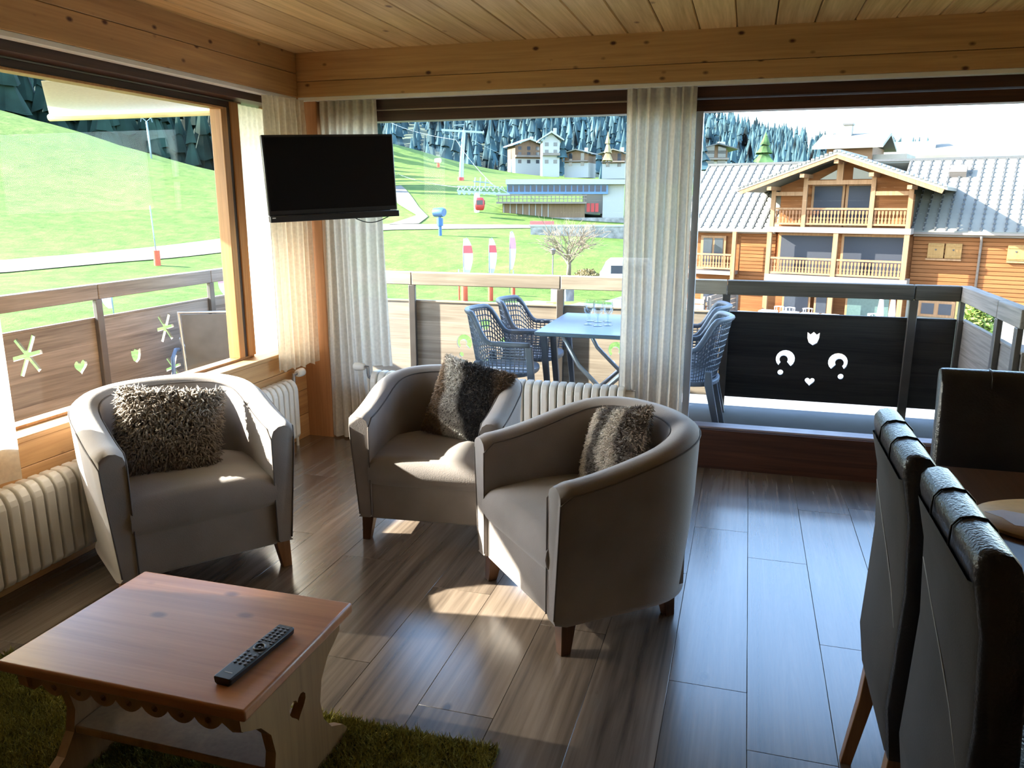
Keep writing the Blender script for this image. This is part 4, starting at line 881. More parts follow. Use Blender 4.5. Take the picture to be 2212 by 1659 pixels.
# belt of darker trees behind the near slope, seen in the left window
fo2 = MB()
for i in range(420):
    px_ = rnd.uniform(-150, 760); r_ = rnd.uniform(190, 330); p = at(px_, 400, r_); zz = gz(p.x, p.y)
    h = rnd.uniform(13, 22); V, Fc = conifer_verts((p.x, p.y, zz - 1), h, h * 0.19, rnd, 3, 7); fo2.add(V, Fc)
for px_, r_, h in ((640, 152, 19), (690, 158, 22), (735, 160, 20), (775, 163, 23), (800, 168, 19), (815, 172, 17)):
    p = at(px_, 400, r_); V, Fc = conifer_verts((p.x, p.y, gz(p.x, p.y) - 1), h, h * 0.22, rnd, 4, 9); fo2.add(V, Fc)
stuff(tag(fo2.build('spruce_belt', plain('spruce_dark', (0.014, 0.030, 0.022), 0.9, 0.4, 0.1, spec=0.1)), 'dark belt of spruces behind the near grassy slope', 'trees'))
M_bark = plain('bark', (0.10, 0.07, 0.05), 0.9)
def conifer(label, px_, py_, r_, h, w, mat=M_spruce):
    p = at(px_, py_, r_); root = thing('conifer', label, 'tree', p); q = random.Random(int(px_))
    V, Fc = conifer_verts((0, 0, 0), h, w, q, 5 if h > 9 else 4, 9); MB().add(V, Fc).build('foliage', mat, root)
    MB().tube([(0, 0, -0.6), (0, 0, h * 0.3)], h * 0.018, 7).build('trunk', M_bark, root)
    return root
M_spr2 = plain('spruce_bright', (0.06, 0.11, 0.04), 0.9, 0.3, 0.5, spec=0.1)
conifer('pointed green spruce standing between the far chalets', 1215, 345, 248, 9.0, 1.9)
conifer('pale yellow larch by the rightmost far chalet', 1312, 352, 240, 8.5, 1.6, plain('larch_gold', (0.20, 0.15, 0.07), 0.9, 0.2, 0.5))
conifer('light green spruce above the left chalet roof', 1650, 355, 130, 4.6, 1.7, M_spr2)
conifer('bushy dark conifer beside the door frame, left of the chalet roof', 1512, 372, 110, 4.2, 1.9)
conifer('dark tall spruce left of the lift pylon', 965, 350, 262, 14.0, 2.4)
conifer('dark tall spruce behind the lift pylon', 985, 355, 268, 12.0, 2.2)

# ---- big timber chalet across the yard
M_log = wood('chalet_log', (0.125, 0.045, 0.015), (0.205, 0.082, 0.030), 'x', 0.35, 0.8, var=0.12, spec=0.1)
M_timber = wood('chalet_timber', (0.175, 0.092, 0.045), (0.265, 0.15, 0.08), 'z', 0.4, 0.8, var=0.06, spec=0.1)
M_silver = wood('chalet_grey_timber', (0.125, 0.10, 0.085), (0.20, 0.165, 0.14), 'x', 0.4, 0.8, var=0.06, spec=0.1)
M_roofm = plain('grey_roof_sheet', (0.130, 0.122, 0.100), 0.7, 0.06, 0.6); M_seam = plain('roof_seam_dark', (0.05, 0.05, 0.05), 0.6)
M_blind = plain('navy_blind', (0.007, 0.009, 0.017), 0.7, 0.05); M_rail = wood('fretwork_wood', (0.155, 0.070, 0.034), (0.235, 0.115, 0.058), 'z', 0.5, 0.8, var=0.04, spec=0.1)
M_shut = wood('shutter_wood', (0.19, 0.10, 0.035), (0.26, 0.15, 0.058), 'z', 0.6, 0.7, var=0.04, spec=0.1); M_dglass = plain('dark_window_glass', (0.03, 0.035, 0.045), 0.15, 0.05)
M_plast = plain('cream_plaster', (0.20, 0.18, 0.15), 0.9, 0.05, 1.0)
K = 1.25
ch = thing('timber_chalet', 'big timber chalet with gabled balcony bay and grey seamed roof', 'chalet', (5.36, 52.2, -6.63), rad(-16.85))
def cb(name, m, u0, u1, v0, v1, z0, z1, par=None, bv=0.0):
    """box in chalet units (1 unit = K metres), origin at the foot of the bay's middle"""
    return boxobj(name, m, (u0 * K, u1 * K, v0 * K, v1 * K, z0 * K, z1 * K), par or ch, bv)
def cprism(name, m, poly, ax, a0, a1, par=None): return MB().prism([(p[0] * K, p[1] * K) for p in poly], ax, a0 * K, a1 * K).build(name, m, par or ch)
def clog(u0, u1, z0, z1, v, h=0.19):
    z = z0
    while z < z1 - 0.01: cb('log', M_log, u0, u1, v, v + 0.08, z, min(z + h - 0.02, z1), None, 0.02); z += h
# wings behind the bay
cb('wall_core', M_log, -8.2, 8.6, 1.58, 10.0, 0.0, 5.15)
clog(3.1, 8.6, 1.9, 5.10, 1.50); clog(-5.25, -3.4, 2.5, 5.10, 1.50)
cb('ground_wall', M_plast, 3.1, 8.6, 1.48, 1.58, 0.0, 1.9)
# main roof, two slopes with standing seams
def roof_slope(u0, u1, ve, ze, vr, zr):
    o = MB().add([(u0 * K, ve * K, ze * K), (u1 * K, ve * K, ze * K), (u1 * K, vr * K, zr * K), (u0 * K, vr * K, zr * K), (u0 * K, ve * K, (ze - 0.13) * K), (u1 * K, ve * K, (ze - 0.13) * K), (u1 * K, vr * K, (zr - 0.13) * K), (u0 * K, vr * K, (zr - 0.13) * K)],
                 [(0, 1, 2, 3), (7, 6, 5, 4), (0, 4, 5, 1), (1, 5, 6, 2), (2, 6, 7, 3), (3, 7, 4, 0)]).build('roof', M_roofm, ch)
    u = u0 + 0.1; L_ = math.hypot(vr - ve, zr - ze)
    sm = MB(); sm.bar((0, ve * K, (ze + 0.012) * K), (0, vr * K, (zr + 0.012) * K), 0.05 * K, 0.05 * K)
    nst = 16
    for i in range(nst):
        t_ = (i + 0.5) / nst; sm.box(-0.055 * K, 0.055 * K, (ve + (vr - ve) * t_ - 0.045) * K, (ve + (vr - ve) * t_ + 0.045) * K, (ze + (zr - ze) * t_ - 0.02) * K, (ze + (zr - ze) * t_ + 0.075) * K)
    sm = sm.mesh('roof_seam', M_seam)
    while u < u1: link('roof_seam', sm, o, (u * K, 0, 0)); u += 0.47
    return o
roof_slope(2.0, 9.6, 1.1, 5.22, 6.0, 8.68); roof_slope(-8.9, -1.8, 1.1, 5.16, 6.0, 8.66)
cprism('roof_back', M_roofm, [(6.0, 8.68), (6.0, 8.55), (11.0, 5.0), (11.0, 5.13)], 'x', -8.9, 9.6)
cb('ridge_cap', M_seam, -8.9, 9.6, 5.92, 6.08, 8.64, 8.76)
cb('gutter', M_silver, 3.1, 9.6, 1.0, 1.12, 5.06, 5.16); cb('gutter', M_silver, -8.9, -3.4, 1.0, 1.12, 5.00, 5.10)
cb('eave_beam', M_silver, 3.1, 8.6, 1.25, 1.42, 4.95, 5.08); cb('eave_beam', M_silver, -8.2, -3.4, 1.25, 1.42, 4.92, 5.05)
sk = cb('skylight', M_silver, 4.02, 4.75, 4.55, 5.15, 7.72, 8.22); sk.rotation_euler = (math.atan2(3.46, 4.9), 0, 0); MB().box(-0.32 * K, 0.32 * K, -0.26 * K, 0.26 * K, 0.252 * K, 0.262 * K).build('pane', plain('sky_pane', (0.30, 0.50, 0.68), 0.15), sk)
# bay: floor slabs, posts, beams, blinds, railings
cb('bay_core', M_log, -3.15, 2.95, 0.9, 1.6, 2.5, 6.9)
cb('balcony_slab', M_silver, -3.38, 3.12, -0.05, 1.0, 5.06, 5.33); cb('balcony_slab', M_silver, -3.45, 3.18, -0.05, 1.0, 2.62, 2.95)
for u0, z1 in ((-3.38, 7.15), (-1.86, 7.75), (1.22, 7.75), (2.86, 7.15)): cb('post', M_timber, u0, u0 + 0.20, -0.02, 0.16, 5.33, z1)
for u0 in (-3.46, -0.27, 2.86): cb('post', M_timber, u0, u0 + 0.22, -0.02, 0.18, 0.0, 5.06)
cb('lintel', M_timber, -1.86, 1.42, -0.01, 0.15, 7.36, 7.56); cb('lintel', M_timber, -3.38, -1.86, 0.0, 0.14, 6.84, 7.03); cb('lintel', M_timber, 1.42, 3.06, 0.0, 0.14, 6.84, 7.03)
cb('king_post', M_timber, -0.36, -0.08, -0.01, 0.15, 7.56, 8.42)
cprism('gable_wall', M_log, [(-3.2, 6.85), (2.95, 6.85), (2.95, 7.30), (-0.2, 8.50), (-3.2, 7.30)], 'y', 0.9, 1.0)
def blind(u0, u1, z0, z1, v):
    w = cb('window', M_timber, u0 - 0.12, u1 + 0.12, v, v + 0.06, z0 - 0.10, z1 + 0.12); c = w.location
    boxobj('blind', M_blind, (u0 * K - c.x, u1 * K - c.x, -0.06 * K, 0.0, z0 * K - c.z, z1 * K - c.z), w)
blind(-1.50, -0.20, 5.4, 7.30, 0.80); blind(0.10, 1.16, 5.4, 7.30, 0.80); blind(-2.95, -0.38, 3.0, 4.88, 0.80); blind(0.10, 2.76, 3.0, 4.88, 0.80)
cprism('gable_window', M_dglass, [(-1.32, 7.62), (-0.40, 7.62), (-0.40, 8.14)], 'y', 0.80, 0.88); cprism('gable_window', M_dglass, [(0.22, 7.62), (1.16, 7.62), (1.16, 7.84), (0.22, 8.17)], 'y', 0.80, 0.88)
cb('side_panel', M_log, -3.1, -2.0, 0.82, 0.9, 5.4, 6.84); cb('side_panel', M_log, 1.5, 2.85, 0.82, 0.9, 5.4, 6.84)
def fret(par, w):
    """one fretwork baluster with a curled top and pierced foot"""
    mb = MB(); h0, h1 = 0.05, 0.66
    pr = [(-0.30, 0.05), (0.30, 0.05), (0.36, 0.14), (0.22, 0.22), (0.40, 0.30), (0.16, 0.36), (0.16, 0.46), (0.32, 0.52), (0.32, 0.66), (-0.32, 0.66), (-0.32, 0.52), (-0.16, 0.46), (-0.16, 0.36), (-0.40, 0.30), (-0.22, 0.22), (-0.36, 0.14)]
    return mb.prism([(x_ * w * K, z_ * K) for x_, z_ in pr], 'y', -0.02 * K, 0.02 * K).mesh('baluster', M_rail)
FW = 0.155; fret_me = fret(None, FW)
def balustrade(u0, u1, z, v=0.06):
    r = empty('railing', ((u0 + u1) / 2 * K, v * K, z * K), 0, ch); L_ = (u1 - u0) / 2
    MB().box(-L_ * K, L_ * K, -0.06 * K, 0.06 * K, 0.70 * K, 0.79 * K).build('handrail', M_timber, r); MB().box(-L_ * K, L_ * K, -0.04 * K, 0.04 * K, -0.03 * K, 0.06 * K).build('bottom_rail', M_timber, r)
    n = int((u1 - u0) / FW)
    for i in range(n): link('baluster', fret_me, r, ((-L_ + (i + 0.5) * (u1 - u0) / n) * K, 0, 0))
for u0, u1 in ((-3.17, -1.87), (-1.65, 1.21), (1.43, 2.85)): balustrade(u0, u1, 5.47)
for u0, u1 in ((-3.23, -0.28), (-0.04, 2.85)): balustrade(u0, u1, 3.03)
# gable roof over the bay with deep eaves
for s, ue in ((-1, -4.85), (1, 4.50)):
    rf = cprism('gable_roof', M_roofm, [(-0.21, 8.86), (ue, 7.18), (ue, 7.04), (-0.21, 8.70)], 'y', -1.1, 6.0)
    cprism('fascia', M_timber, [(-0.21, 8.72), (ue + 0.12 * -s, 7.08), (ue + 0.2 * -s, 6.90), (-0.21, 8.53)], 'y', -1.08, -0.98)
    tm = MB()
    for i in range(24):
        t_ = (i + 0.5) / 24; uu = -0.21 + (ue + 0.21) * t_; zz = 8.87 - 1.68 * t_
        tm.box((uu - 0.07) * K, (uu + 0.07) * K, -1.13 * K, -0.75 * K, (zz - 0.03) * K, (zz + 0.05) * K)
    tm.build('verge_tiles', plain('verge_tile', (0.13, 0.125, 0.12), 0.7), rf)
cb('ridge_cap', M_seam, -0.33, -0.09, -1.1, 6.0, 8.84, 8.92)
for u0, z0 in ((-3.36, 7.10), (-1.84, 7.68), (-0.34, 8.30), (1.24, 7.68), (2.88, 7.10)): cb('purlin', M_timber, u0, u0 + 0.20, -1.0, 1.0, z0, z0 + 0.18)
# shutters, window, downpipes on the wings
def shutter(u0, z0, w=0.68, h=0.70):
    s = cb('shutter', M_shut, u0, u0 + w, 1.40, 1.46, z0, z0 + h, None, 0.01); hw_2, hh = w * K / 2, h * K / 2
    for zz in (-0.24, 0.24): MB().box(-hw_2, hw_2, -0.06 * K, -0.03 * K, (zz - 0.04) * K, (zz + 0.04) * K).build('batten', M_shut, s)
    MB().prism([(p[0], p[1]) for p in heart(0, 0.06, 0.9)], 'y', -0.05 * K, -0.029 * K).build('heart_hole', M_dglass, s)
for u0 in (3.76, 4.50, 7.0, 7.74): shutter(u0, 3.94)
for u0 in (3.7, 7.0): cb('shutter_sill', M_timber, u0, u0 + 1.5, 1.36, 1.5, 3.84, 3.92)
for u0 in (5.92, -5.55): MB().tube([(u0 * K, 1.05 * K, 5.0 * K), (u0 * K, 1.42 * K, 4.75 * K), (u0 * K, 1.42 * K, 0.3 * K)], 0.055 * K, 8).build('downpipe', M_silver, ch, smooth=True)
gw = cb('window', M_timber, 3.62, 5.20, 1.38, 1.48, 1.15, 1.92); 
for s in (-1, 1): MB().box((s * 0.37 - 0.27) * K, (s * 0.37 + 0.27) * K, -0.07 * K, -0.05 * K, -0.26 * K, 0.26 * K).build('pane', M_dglass, gw)
cb('painted_frame', plain('ochre', (0.40, 0.25, 0.08), 0.8), 3.30, 3.60, 1.42, 1.48, 0.6, 2.0); cb('painted_frame', plain('ochre', (0.40, 0.25, 0.08), 0.8), 5.22, 5.52, 1.42, 1.48, 0.6, 2.0)
# left balcony of the wing
cb('balcony_slab', M_silver, -8.1, -5.35, 0.6, 1.6, 2.72, 2.92); balustrade(-7.9, -5.4, 3.05, 0.66)
cb('post', M_timber, -8.05, -7.85, 0.6, 0.8, 0, 5.0); cb('post', M_timber, -5.45, -5.25, 0.6, 0.8, 0, 5.0)
lw_ = cb('window', M_timber, -7.45, -6.05, 1.42, 1.5, 3.0, 4.75); MB().box(-0.55 * K, -0.05 * K, -0.07 * K, -0.04 * K, -0.7 * K, 0.75 * K).build('pane', M_dglass, lw_); MB().box(0.08 * K, 0.55 * K, -0.07 * K, -0.04 * K, -0.7 * K, 0.75 * K).build('pane', M_dglass, lw_)
lw_ = cb('window', M_timber, -7.3, -5.6, 1.42, 1.5, 0.9, 2.3); MB().box(-0.7 * K, -0.05 * K, -0.07 * K, -0.04 * K, -0.5 * K, 0.5 * K).build('pane', M_dglass, lw_); MB().box(0.08 * K, 0.7 * K, -0.07 * K, -0.04 * K, -0.5 * K, 0.5 * K).build('pane', M_dglass, lw_)
# ground floor of the bay: glazed restaurant front
for u0, u1 in ((-2.7, -1.3), (-1.1, -0.4), (0.4, 2.5)):
    g_ = cb('glazed_front', M_timber, u0, u1, 0.9, 1.0, 0.9, 2.5); c = (u1 - u0) / 2
    MB().box((-c + 0.1) * K, (c - 0.1) * K, -0.08 * K, -0.05 * K, -0.7 * K, 0.7 * K).build('pane', M_dglass if u0 < 0 else plain('green_glass', (0.05, 0.085, 0.078), 0.3), g_)
# second building above the roof
hb = thing('house', 'brown house with chimney rising behind the chalet roof', 'house', (at(1830, 457, 78).x, at(1830, 457, 78).y, -6.0), rad(-16.85))
def hbx(root, name, m, b): return boxobj(name, m, b, root)
hbx(hb, 'wall', wood('house_brown', (0.12, 0.065, 0.035), (0.20, 0.11, 0.06), 'x', 0.3, 0.8), (-2.2, 1.6, 0, 6, 0, 12.3)); hbx(hb, 'stair_tower', M_plast, (1.6, 4.3, 0.5, 6, 0, 11.6))
MB().prism([(-1.2, 12.1), (2.6, 13.3), (6.5, 12.1), (6.5, 12.35), (2.6, 13.6), (-1.2, 12.35)], 'x', -3.2, 2.6).build('roof', M_roofm, hb)
hbx(hb, 'chimney', M_plast, (-1.3, -0.6, 1.8, 2.6, 12.8, 14.3)); hbx(hb, 'chimney_cap', M_seam, (-1.4, -0.5, 1.7, 2.7, 14.3, 14.45))
hs = thing('house', 'low grey-roofed house just right of the brown house above the chalet roof', 'house', (at(1965, 457, 92).x, at(1965, 457, 92).y, -6.0), rad(-10))
hbx(hs, 'wall', M_plast, (-3.2, 3.4, 0, 6, 0, 12.0)); MB().prism([(-0.8, 11.8), (3, 13.4), (6.8, 11.8), (6.8, 12.1), (3, 13.7), (-0.8, 12.1)], 'x', -3.8, 4.0).build('roof', M_roofm, hs)
hbx(hs, 'chimney', M_plast, (1.0, 1.7, 1.0, 1.7, 12.4, 14.0))
# terrace in front of the chalet
M_terr = plain('terrace_boards', (0.20, 0.165, 0.13), 0.9, 0.08)
tr_ = structure(empty('terrace', (5.36, 52.2, -6.63), rad(-16.85)))
cb('terrace_deck', M_terr, -5.0, 8.0, -6.0, 0.85, 0.55, 0.85, tr_); cb('terrace_step', M_silver, -5.0, 8.0, -6.15, -6.0, 0.0, 0.7, tr_)
fn_ = thing('plank_fence', 'grey horizontal plank fence at the left end of the restaurant terrace', 'fence', (5.36, 52.2, -6.63), rad(-16.85))
for i in range(6): cb('plank', M_silver, -9.5, -5.1, -4.2, -4.14, 0.35 + 0.27 * i, 0.58 + 0.27 * i, fn_)
for u_ in (-9.3, -7.2, -5.2): cb('post', M_silver, u_, u_ + 0.12, -4.13, -4.0, 0.0, 2.05, fn_)
fn2 = thing('plank_fence', 'grey plank fence running back from the terrace corner to the chalet', 'fence', (5.36, 52.2, -6.63), rad(-16.85))
for i in range(5): cb('plank', M_silver, -5.0, -4.94, -4.1, 0.3, 0.9 + 0.24 * i, 1.10 + 0.24 * i, fn2)
for v_ in (-4.0, -1.9, 0.2): cb('post', M_silver, -4.93, -4.82, v_, v_ + 0.1, 0.85, 2.1, fn2)
M_linen = plain('white_linen', (0.48, 0.45, 0.47), 0.9, 0.04)
chal_m = Matrix.Translation((5.36, 52.2, -6.63)) @ Matrix.Rotation(rad(-16.85), 4, 'Z')
tl = ('first', 'second', 'third', 'fourth')
for i, u_ in enumerate((-2.35, -1.35, -0.45, 0.45)):
    p = chal_m @ Vector((u_ * K, -2.9 * K, 0.85 * K)); t_ = thing('restaurant_table', 'white-clothed table on the chalet terrace, %s from the left' % tl[i], 'table', p, rad(-16.85), 'terrace tables')
    MB().rings([[(x_ * s_, y_ * s_, z_) for x_, y_ in ((-0.48, -0.40), (0.48, -0.40), (0.48, 0.40), (-0.48, 0.40))] for z_, s_ in ((0.42, 1.06), (0.60, 1.02), (0.76, 1.0))]).build('tablecloth', M_linen, t_, bevel=0.02)
    for sx in (-1, 1):
        for sy in (-1, 1): MB().box(sx * 0.4 - 0.03, sx * 0.4 + 0.03, sy * 0.33 - 0.03, sy * 0.33 + 0.03, 0, 0.74).build('leg', M_silver, t_)
cl_ = ('leftmost', 'second from the left', 'third from the left', 'beside the green glazing')
for i, (u_, v_) in enumerate(((-2.1, -1.9), (-1.55, -2.0), (-0.75, -1.9), (2.2, -2.2))):
    p = chal_m @ Vector((u_ * K, v_ * K, 0.85 * K)); t_ = thing('terrace_chair', 'pale round-backed chair on the chalet terrace, ' + cl_[i], 'chair', p, rad(-16.85 + 20 * i), 'terrace chairs')
    MB().lathe([(0, 0.42), (0.27, 0.42), (0.28, 0.45), (0, 0.47)], 14).build('seat', M_linen, t_, smooth=True, angle=0.6)
    MB().tube([(0.27 * math.cos(a), 0.27 * math.sin(a), 0.85) for a in np.linspace(-0.3, PI + 0.3, 14)], 0.035, 6).build('backrest', M_linen, t_, smooth=True)
    for a in np.linspace(0, PI, 5): MB().tube([(0.26 * math.cos(a), 0.26 * math.sin(a), 0.44), (0.27 * math.cos(a), 0.27 * math.sin(a), 0.85)], 0.02, 5).build('spindle', M_linen, t_)
    for a in (0.8, 2.35, 3.95, 5.5): MB().tube([(0.2 * math.cos(a), 0.2 * math.sin(a), 0.43), (0.24 * math.cos(a), 0.24 * math.sin(a), 0)], 0.02, 5).build('leg', M_linen, t_)
# folded parasol and shrub by the terrace
M_leafy = plain('yellow_green_leaf', (0.14, 0.18, 0.025), 0.8, 0.3, 3.0)
def shrub(name, label, loc, R_, H_, n, mat, leaf=0.12):
    root = thing(name, label, 'shrub', loc); q = random.Random(n); V = []; Fc = []
    for i in range(n):
        a, t_ = q.uniform(0, 2 * PI), q.random() ** 0.5; z = q.uniform(0.1, 1.0); rr2 = R_ * math.sqrt(max(0.02, 1 - (z - 0.35) ** 2 / 0.5)) * t_
        c = Vector((rr2 * math.cos(a), rr2 * math.sin(a), H_ * z)); d = Vector((q.gauss(0, 1), q.gauss(0, 1), q.gauss(0.4, 0.7))).normalized(); s_ = d.orthogonal().normalized(); L_ = leaf * q.uniform(0.6, 1.4); k = len(V)
        V += [tuple(c), tuple(c + d * L_ * 0.5 + s_ * L_ * 0.28), tuple(c + d * L_), tuple(c + d * L_ * 0.5 - s_ * L_ * 0.28)]; Fc.append((k, k + 1, k + 2, k + 3))
    stuff(MB().add(V, Fc).build('leaves', mat, root))
    st = MB()
    for i in range(5): a = i * 1.26; st.tube([(0, 0, 0), (R_ * 0.3 * math.cos(a), R_ * 0.3 * math.sin(a), H_ * 0.5), (R_ * 0.6 * math.cos(a), R_ * 0.6 * math.sin(a), H_ * 0.85)], 0.03, 5)
    stuff(st.build('stems', M_bark, root)); return root
p = at(2108, 718, 22); shrub('shrub', 'bright yellow-green shrub below the right balcony railing', (p.x, p.y, p.z - 0.15), 0.42, 0.95, 1400, M_leafy, 0.13)

M_parasol = plain('folded_canvas', (0.36, 0.27, 0.26), 0.9, 0.06)
for i, (u_, v_) in enumerate(((2.55, -2.6), (2.95, -2.0))):
    p = chal_m @ Vector((u_ * K, v_ * K, 0.85 * K)); t_ = thing('folded_parasol', 'folded pale parasol on the chalet terrace, ' + ('left' if i == 0 else 'right') + ' of the pair', 'parasol', p, 0, 'folded parasols')
    MB().lathe([(0.02, 0.35), (0.16, 0.5), (0.19, 0.9), (0.13, 1.6), (0.05, 2.2), (0.0, 2.25)], 14).build('canopy', M_parasol, t_, smooth=True, angle=0.9)
    MB().tube([(0, 0, 0), (0, 0, 2.4)], 0.025, 8).build('pole', M_silver, t_, smooth=True); MB().lathe([(0, 0), (0.25, 0), (0.25, 0.06), (0, 0.08)], 16).build('base', M_seam, t_)
# ================================================================ SKI LIFT AND SLOPE
M_lift = plain('galvanised', (0.20, 0.25, 0.29), 0.4, 0.05, metal=0.3); M_red = plain('lift_red', (0.34, 0.02, 0.02), 0.5); M_orange = plain('pad_orange', (0.42, 0.055, 0.018), 0.6); M_blue = plain('gun_blue', (0.012, 0.07, 0.20), 0.5)
M_stone = plain('stone_wall', (0.20, 0.19, 0.175), 0.95, 0.2, 1.5, bump=0.4, bscale=3.0); M_whiter = plain('white_roofing', (0.27, 0.27, 0.26), 0.6, 0.03)
def face_yaw(p): return -math.atan2(p.x, p.y)       # local -y turned to the viewer
# pylon
p = at(995, 401, 190); py = thing('lift_pylon', 'tall grey chairlift pylon on the ski slope', 'pylon', p, face_yaw(p))
MB().tube([(0, 0, -1), (0.4, 0, 6), (0.95, 0, 12.3)], [0.62, 0.5, 0.42], 12).build('mast', M_lift, py, smooth=True, angle=0.8)
MB().tube([(0, 0, -0.5), (0.1, 0, 1.9)], 0.78, 12).build('pad', M_red, py, smooth=True, angle=0.8)
MB().bar((-4.2, 0, 12.4), (5.6, 0, 11.9), 0.35, 0.45).build('cross_arm', M_lift, py)
for x_ in (-4.0, 5.4):
    MB().bar((x_, -2.2, 12.0), (x_, 2.2, 12.0), 0.12, 0.3).build('sheave_beam', M_lift, py)
    for k in range(-3, 4): MB().tube([(x_ - 0.08, k * 0.62, 11.8), (x_ + 0.08, k * 0.62, 11.8)], 0.25, 10).build('sheave', M_lift, py)
MB().tube([(0.9, 0, 12.2), (1.0, 0, 13.6), (-1.4, 0, 13.4)], 0.10, 6).build('hoist_frame', M_lift, py)
MB().tube([(-2.2, 0, 12.4), (-1.8, 0, 11.1), (-0.4, 0, 11.0), (0.2, 0, 12.2)], 0.07, 6).build('catwalk', M_lift, py)
pw = p
# lower terminal with wheel frame and gondola
p = at(1030, 470, 122); sp = thing('lift_terminal', 'steel wheel frame of the gondola lift left of the station', 'lift machinery', p, face_yaw(p))
MB().bar((0.0, 0, -0.5), (0.0, 0, 3.6), 0.55, 0.55).build('column', M_white, sp)
MB().bar((-2.9, 0, 3.9), (5.0, 0, 3.4), 0.22, 0.30).build('lower_beam', M_lift, sp); MB().bar((-2.9, 0.4, 4.6), (3.4, 0.4, 4.5), 0.14, 0.14).build('upper_beam', M_lift, sp)
for k in range(8): MB().bar((-2.9 + 0.9 * k, 0, 3.95), (-2.45 + 0.9 * k, 0.3, 4.6), 0.09).build('lattice_bar', M_lift, sp); MB().bar((-2.45 + 0.9 * k, 0.3, 4.6), (-2.0 + 0.9 * k, 0, 3.9), 0.09).build('lattice_bar', M_lift, sp)
for x_ in (-0.3, 0.5, 1.3): MB().tube([(x_, 0, 4.4), (x_ + 0.12, 0, 5.9)], 0.09, 6).build('jib', M_lift, sp)
MB().tube([(-0.5, 0, 5.3), (1.9, 0, 5.1)], 0.09, 6).build('jib', M_lift, sp); MB().bar((1.9, 0, 5.1), (5.0, 0, 3.5), 0.10).build('stay', M_lift, sp)
for k in range(9): MB().tube([(-2.6 + 0.75 * k, -0.1, 3.6), (-2.6 + 0.75 * k, 0.1, 3.6)], 0.24, 10).build('sheave', M_lift, sp)
p = at(1036, 440, 118); gd = thing('gondola_cabin', 'red gondola cabin hanging by the lift terminal', 'gondola', p, face_yaw(p))
MB().rings([[(x_ * w, y_ * w, z_) for x_, y_ in [(0.75 * math.copysign(abs(math.cos(a)) ** 0.5, math.cos(a)), 0.75 * math.copysign(abs(math.sin(a)) ** 0.5, math.sin(a))) for a in np.linspace(0, 2 * PI, 20, endpoint=False)]] for z_, w in ((-0.95, 0.55), (-0.85, 0.82), (-0.3, 1.0), (0.4, 0.98), (0.8, 0.75), (0.88, 0.5))]).build('cabin', M_red, gd, smooth=True, angle=0.9)
MB().box(-0.45, 0.45, -0.79, -0.74, -0.15, 0.5).build('window', M_dglass, gd); MB().box(0.74, 0.79, -0.45, 0.45, -0.15, 0.5).build('window', M_dglass, gd)
MB().tube([(0, 0, 0.85), (0, 0, 2.2), (0.12, 0, 2.4)], 0.06, 6).build('hanger', M_lift, gd)
# station building
p = at(1205, 489, 124); st = thing('lift_station', 'lift station with white flat roof, blue window band and timber lower wall', 'building', p, face_yaw(p))
s_ = 124 / 1745.0
def sx_(px_): return (px_ - 1205) * s_
def sz_(py_): return (489 - py_) * s_
def sb(name, m, x0, x1, y0, y1, pyt, pyb, par=None): return boxobj(name, m, (sx_(x0), sx_(x1), y0, y1, sz_(pyb), sz_(pyt)), par or st)
sb('roof', M_whiter, 1094, 1350, -2.4, 7.5, 391, 401); sb('window_wall', plain('station_blue', (0.06, 0.14, 0.28), 0.4), 1096, 1310, -1.6, 6.0, 401, 421)
for i in range(17): sb('pane', plain('station_pane', (0.010, 0.014, 0.035), 0.3), 1098 + 12.4 * i, 1107.5 + 12.4 * i, -1.68, -1.6, 403, 416)
sb('platform', M_silver, 1074, 1265, -2.6, 6.0, 437, 441)
for i in range(22): sb('baluster', M_silver, 1078 + 8.6 * i, 1079.6 + 8.6 * i, -2.55, -2.45, 424, 438)
sb('handrail', M_silver, 1074, 1265, -2.6, -2.45, 422.5, 425); sb('handrail', M_silver, 1074, 1265, -2.6, -2.45, 430, 431.5)
sb('lower_wall', wood('station_timber', (0.15, 0.09, 0.05), (0.24, 0.155, 0.085), 'z', 0.4, 0.8), 1086, 1262, -1.2, 6.0, 441, 472)
for i in range(8): sb('wall_post', M_whiter, 1088 + 13.6 * i, 1089.6 + 13.6 * i, -1.3, -1.2, 441, 470)
sb('glazed_bay', M_dglass, 1258, 1300, -1.0, 6.0, 421, 462); sb('end_wall', M_whiter, 1300, 1345, -1.0, 6.0, 401, 470)
for i in range(3): sb('red_cabin', M_red, 1266 + 9 * i, 1273 + 9 * i, -1.2, -1.05, 440, 458)
sb('footing', M_stone, 1075, 1345, -1.6, 6.0, 470, 500)
sw = thing('stone_retaining_wall', 'grey stone retaining wall below the lift station', 'wall', at(1250, 530, 100), face_yaw(at(1250, 530, 100)))
boxobj('wall', M_stone, (-6.0, 7.5, -0.4, 0.8, -2.5, 2.3), sw); boxobj('coping', M_whiter, (-6.2, 7.6, -0.5, 0.9, 2.3, 2.5), sw)
bn = at(1175, 493, 103); bo = thing('red_barrier', 'low red barrier at the foot of the lift station', 'barrier', bn, face_yaw(bn)); boxobj('panel', plain('faded_red', (0.42, 0.12, 0.10), 0.7), (-1.8, 1.3, -0.1, 0.1, 0.1, 0.9), bo); 
for x_ in (-1.6, 1.1): boxobj('foot', M_whiter, (x_ - 0.08, x_ + 0.08, -0.3, 0.3, 0, 0.12), bo)
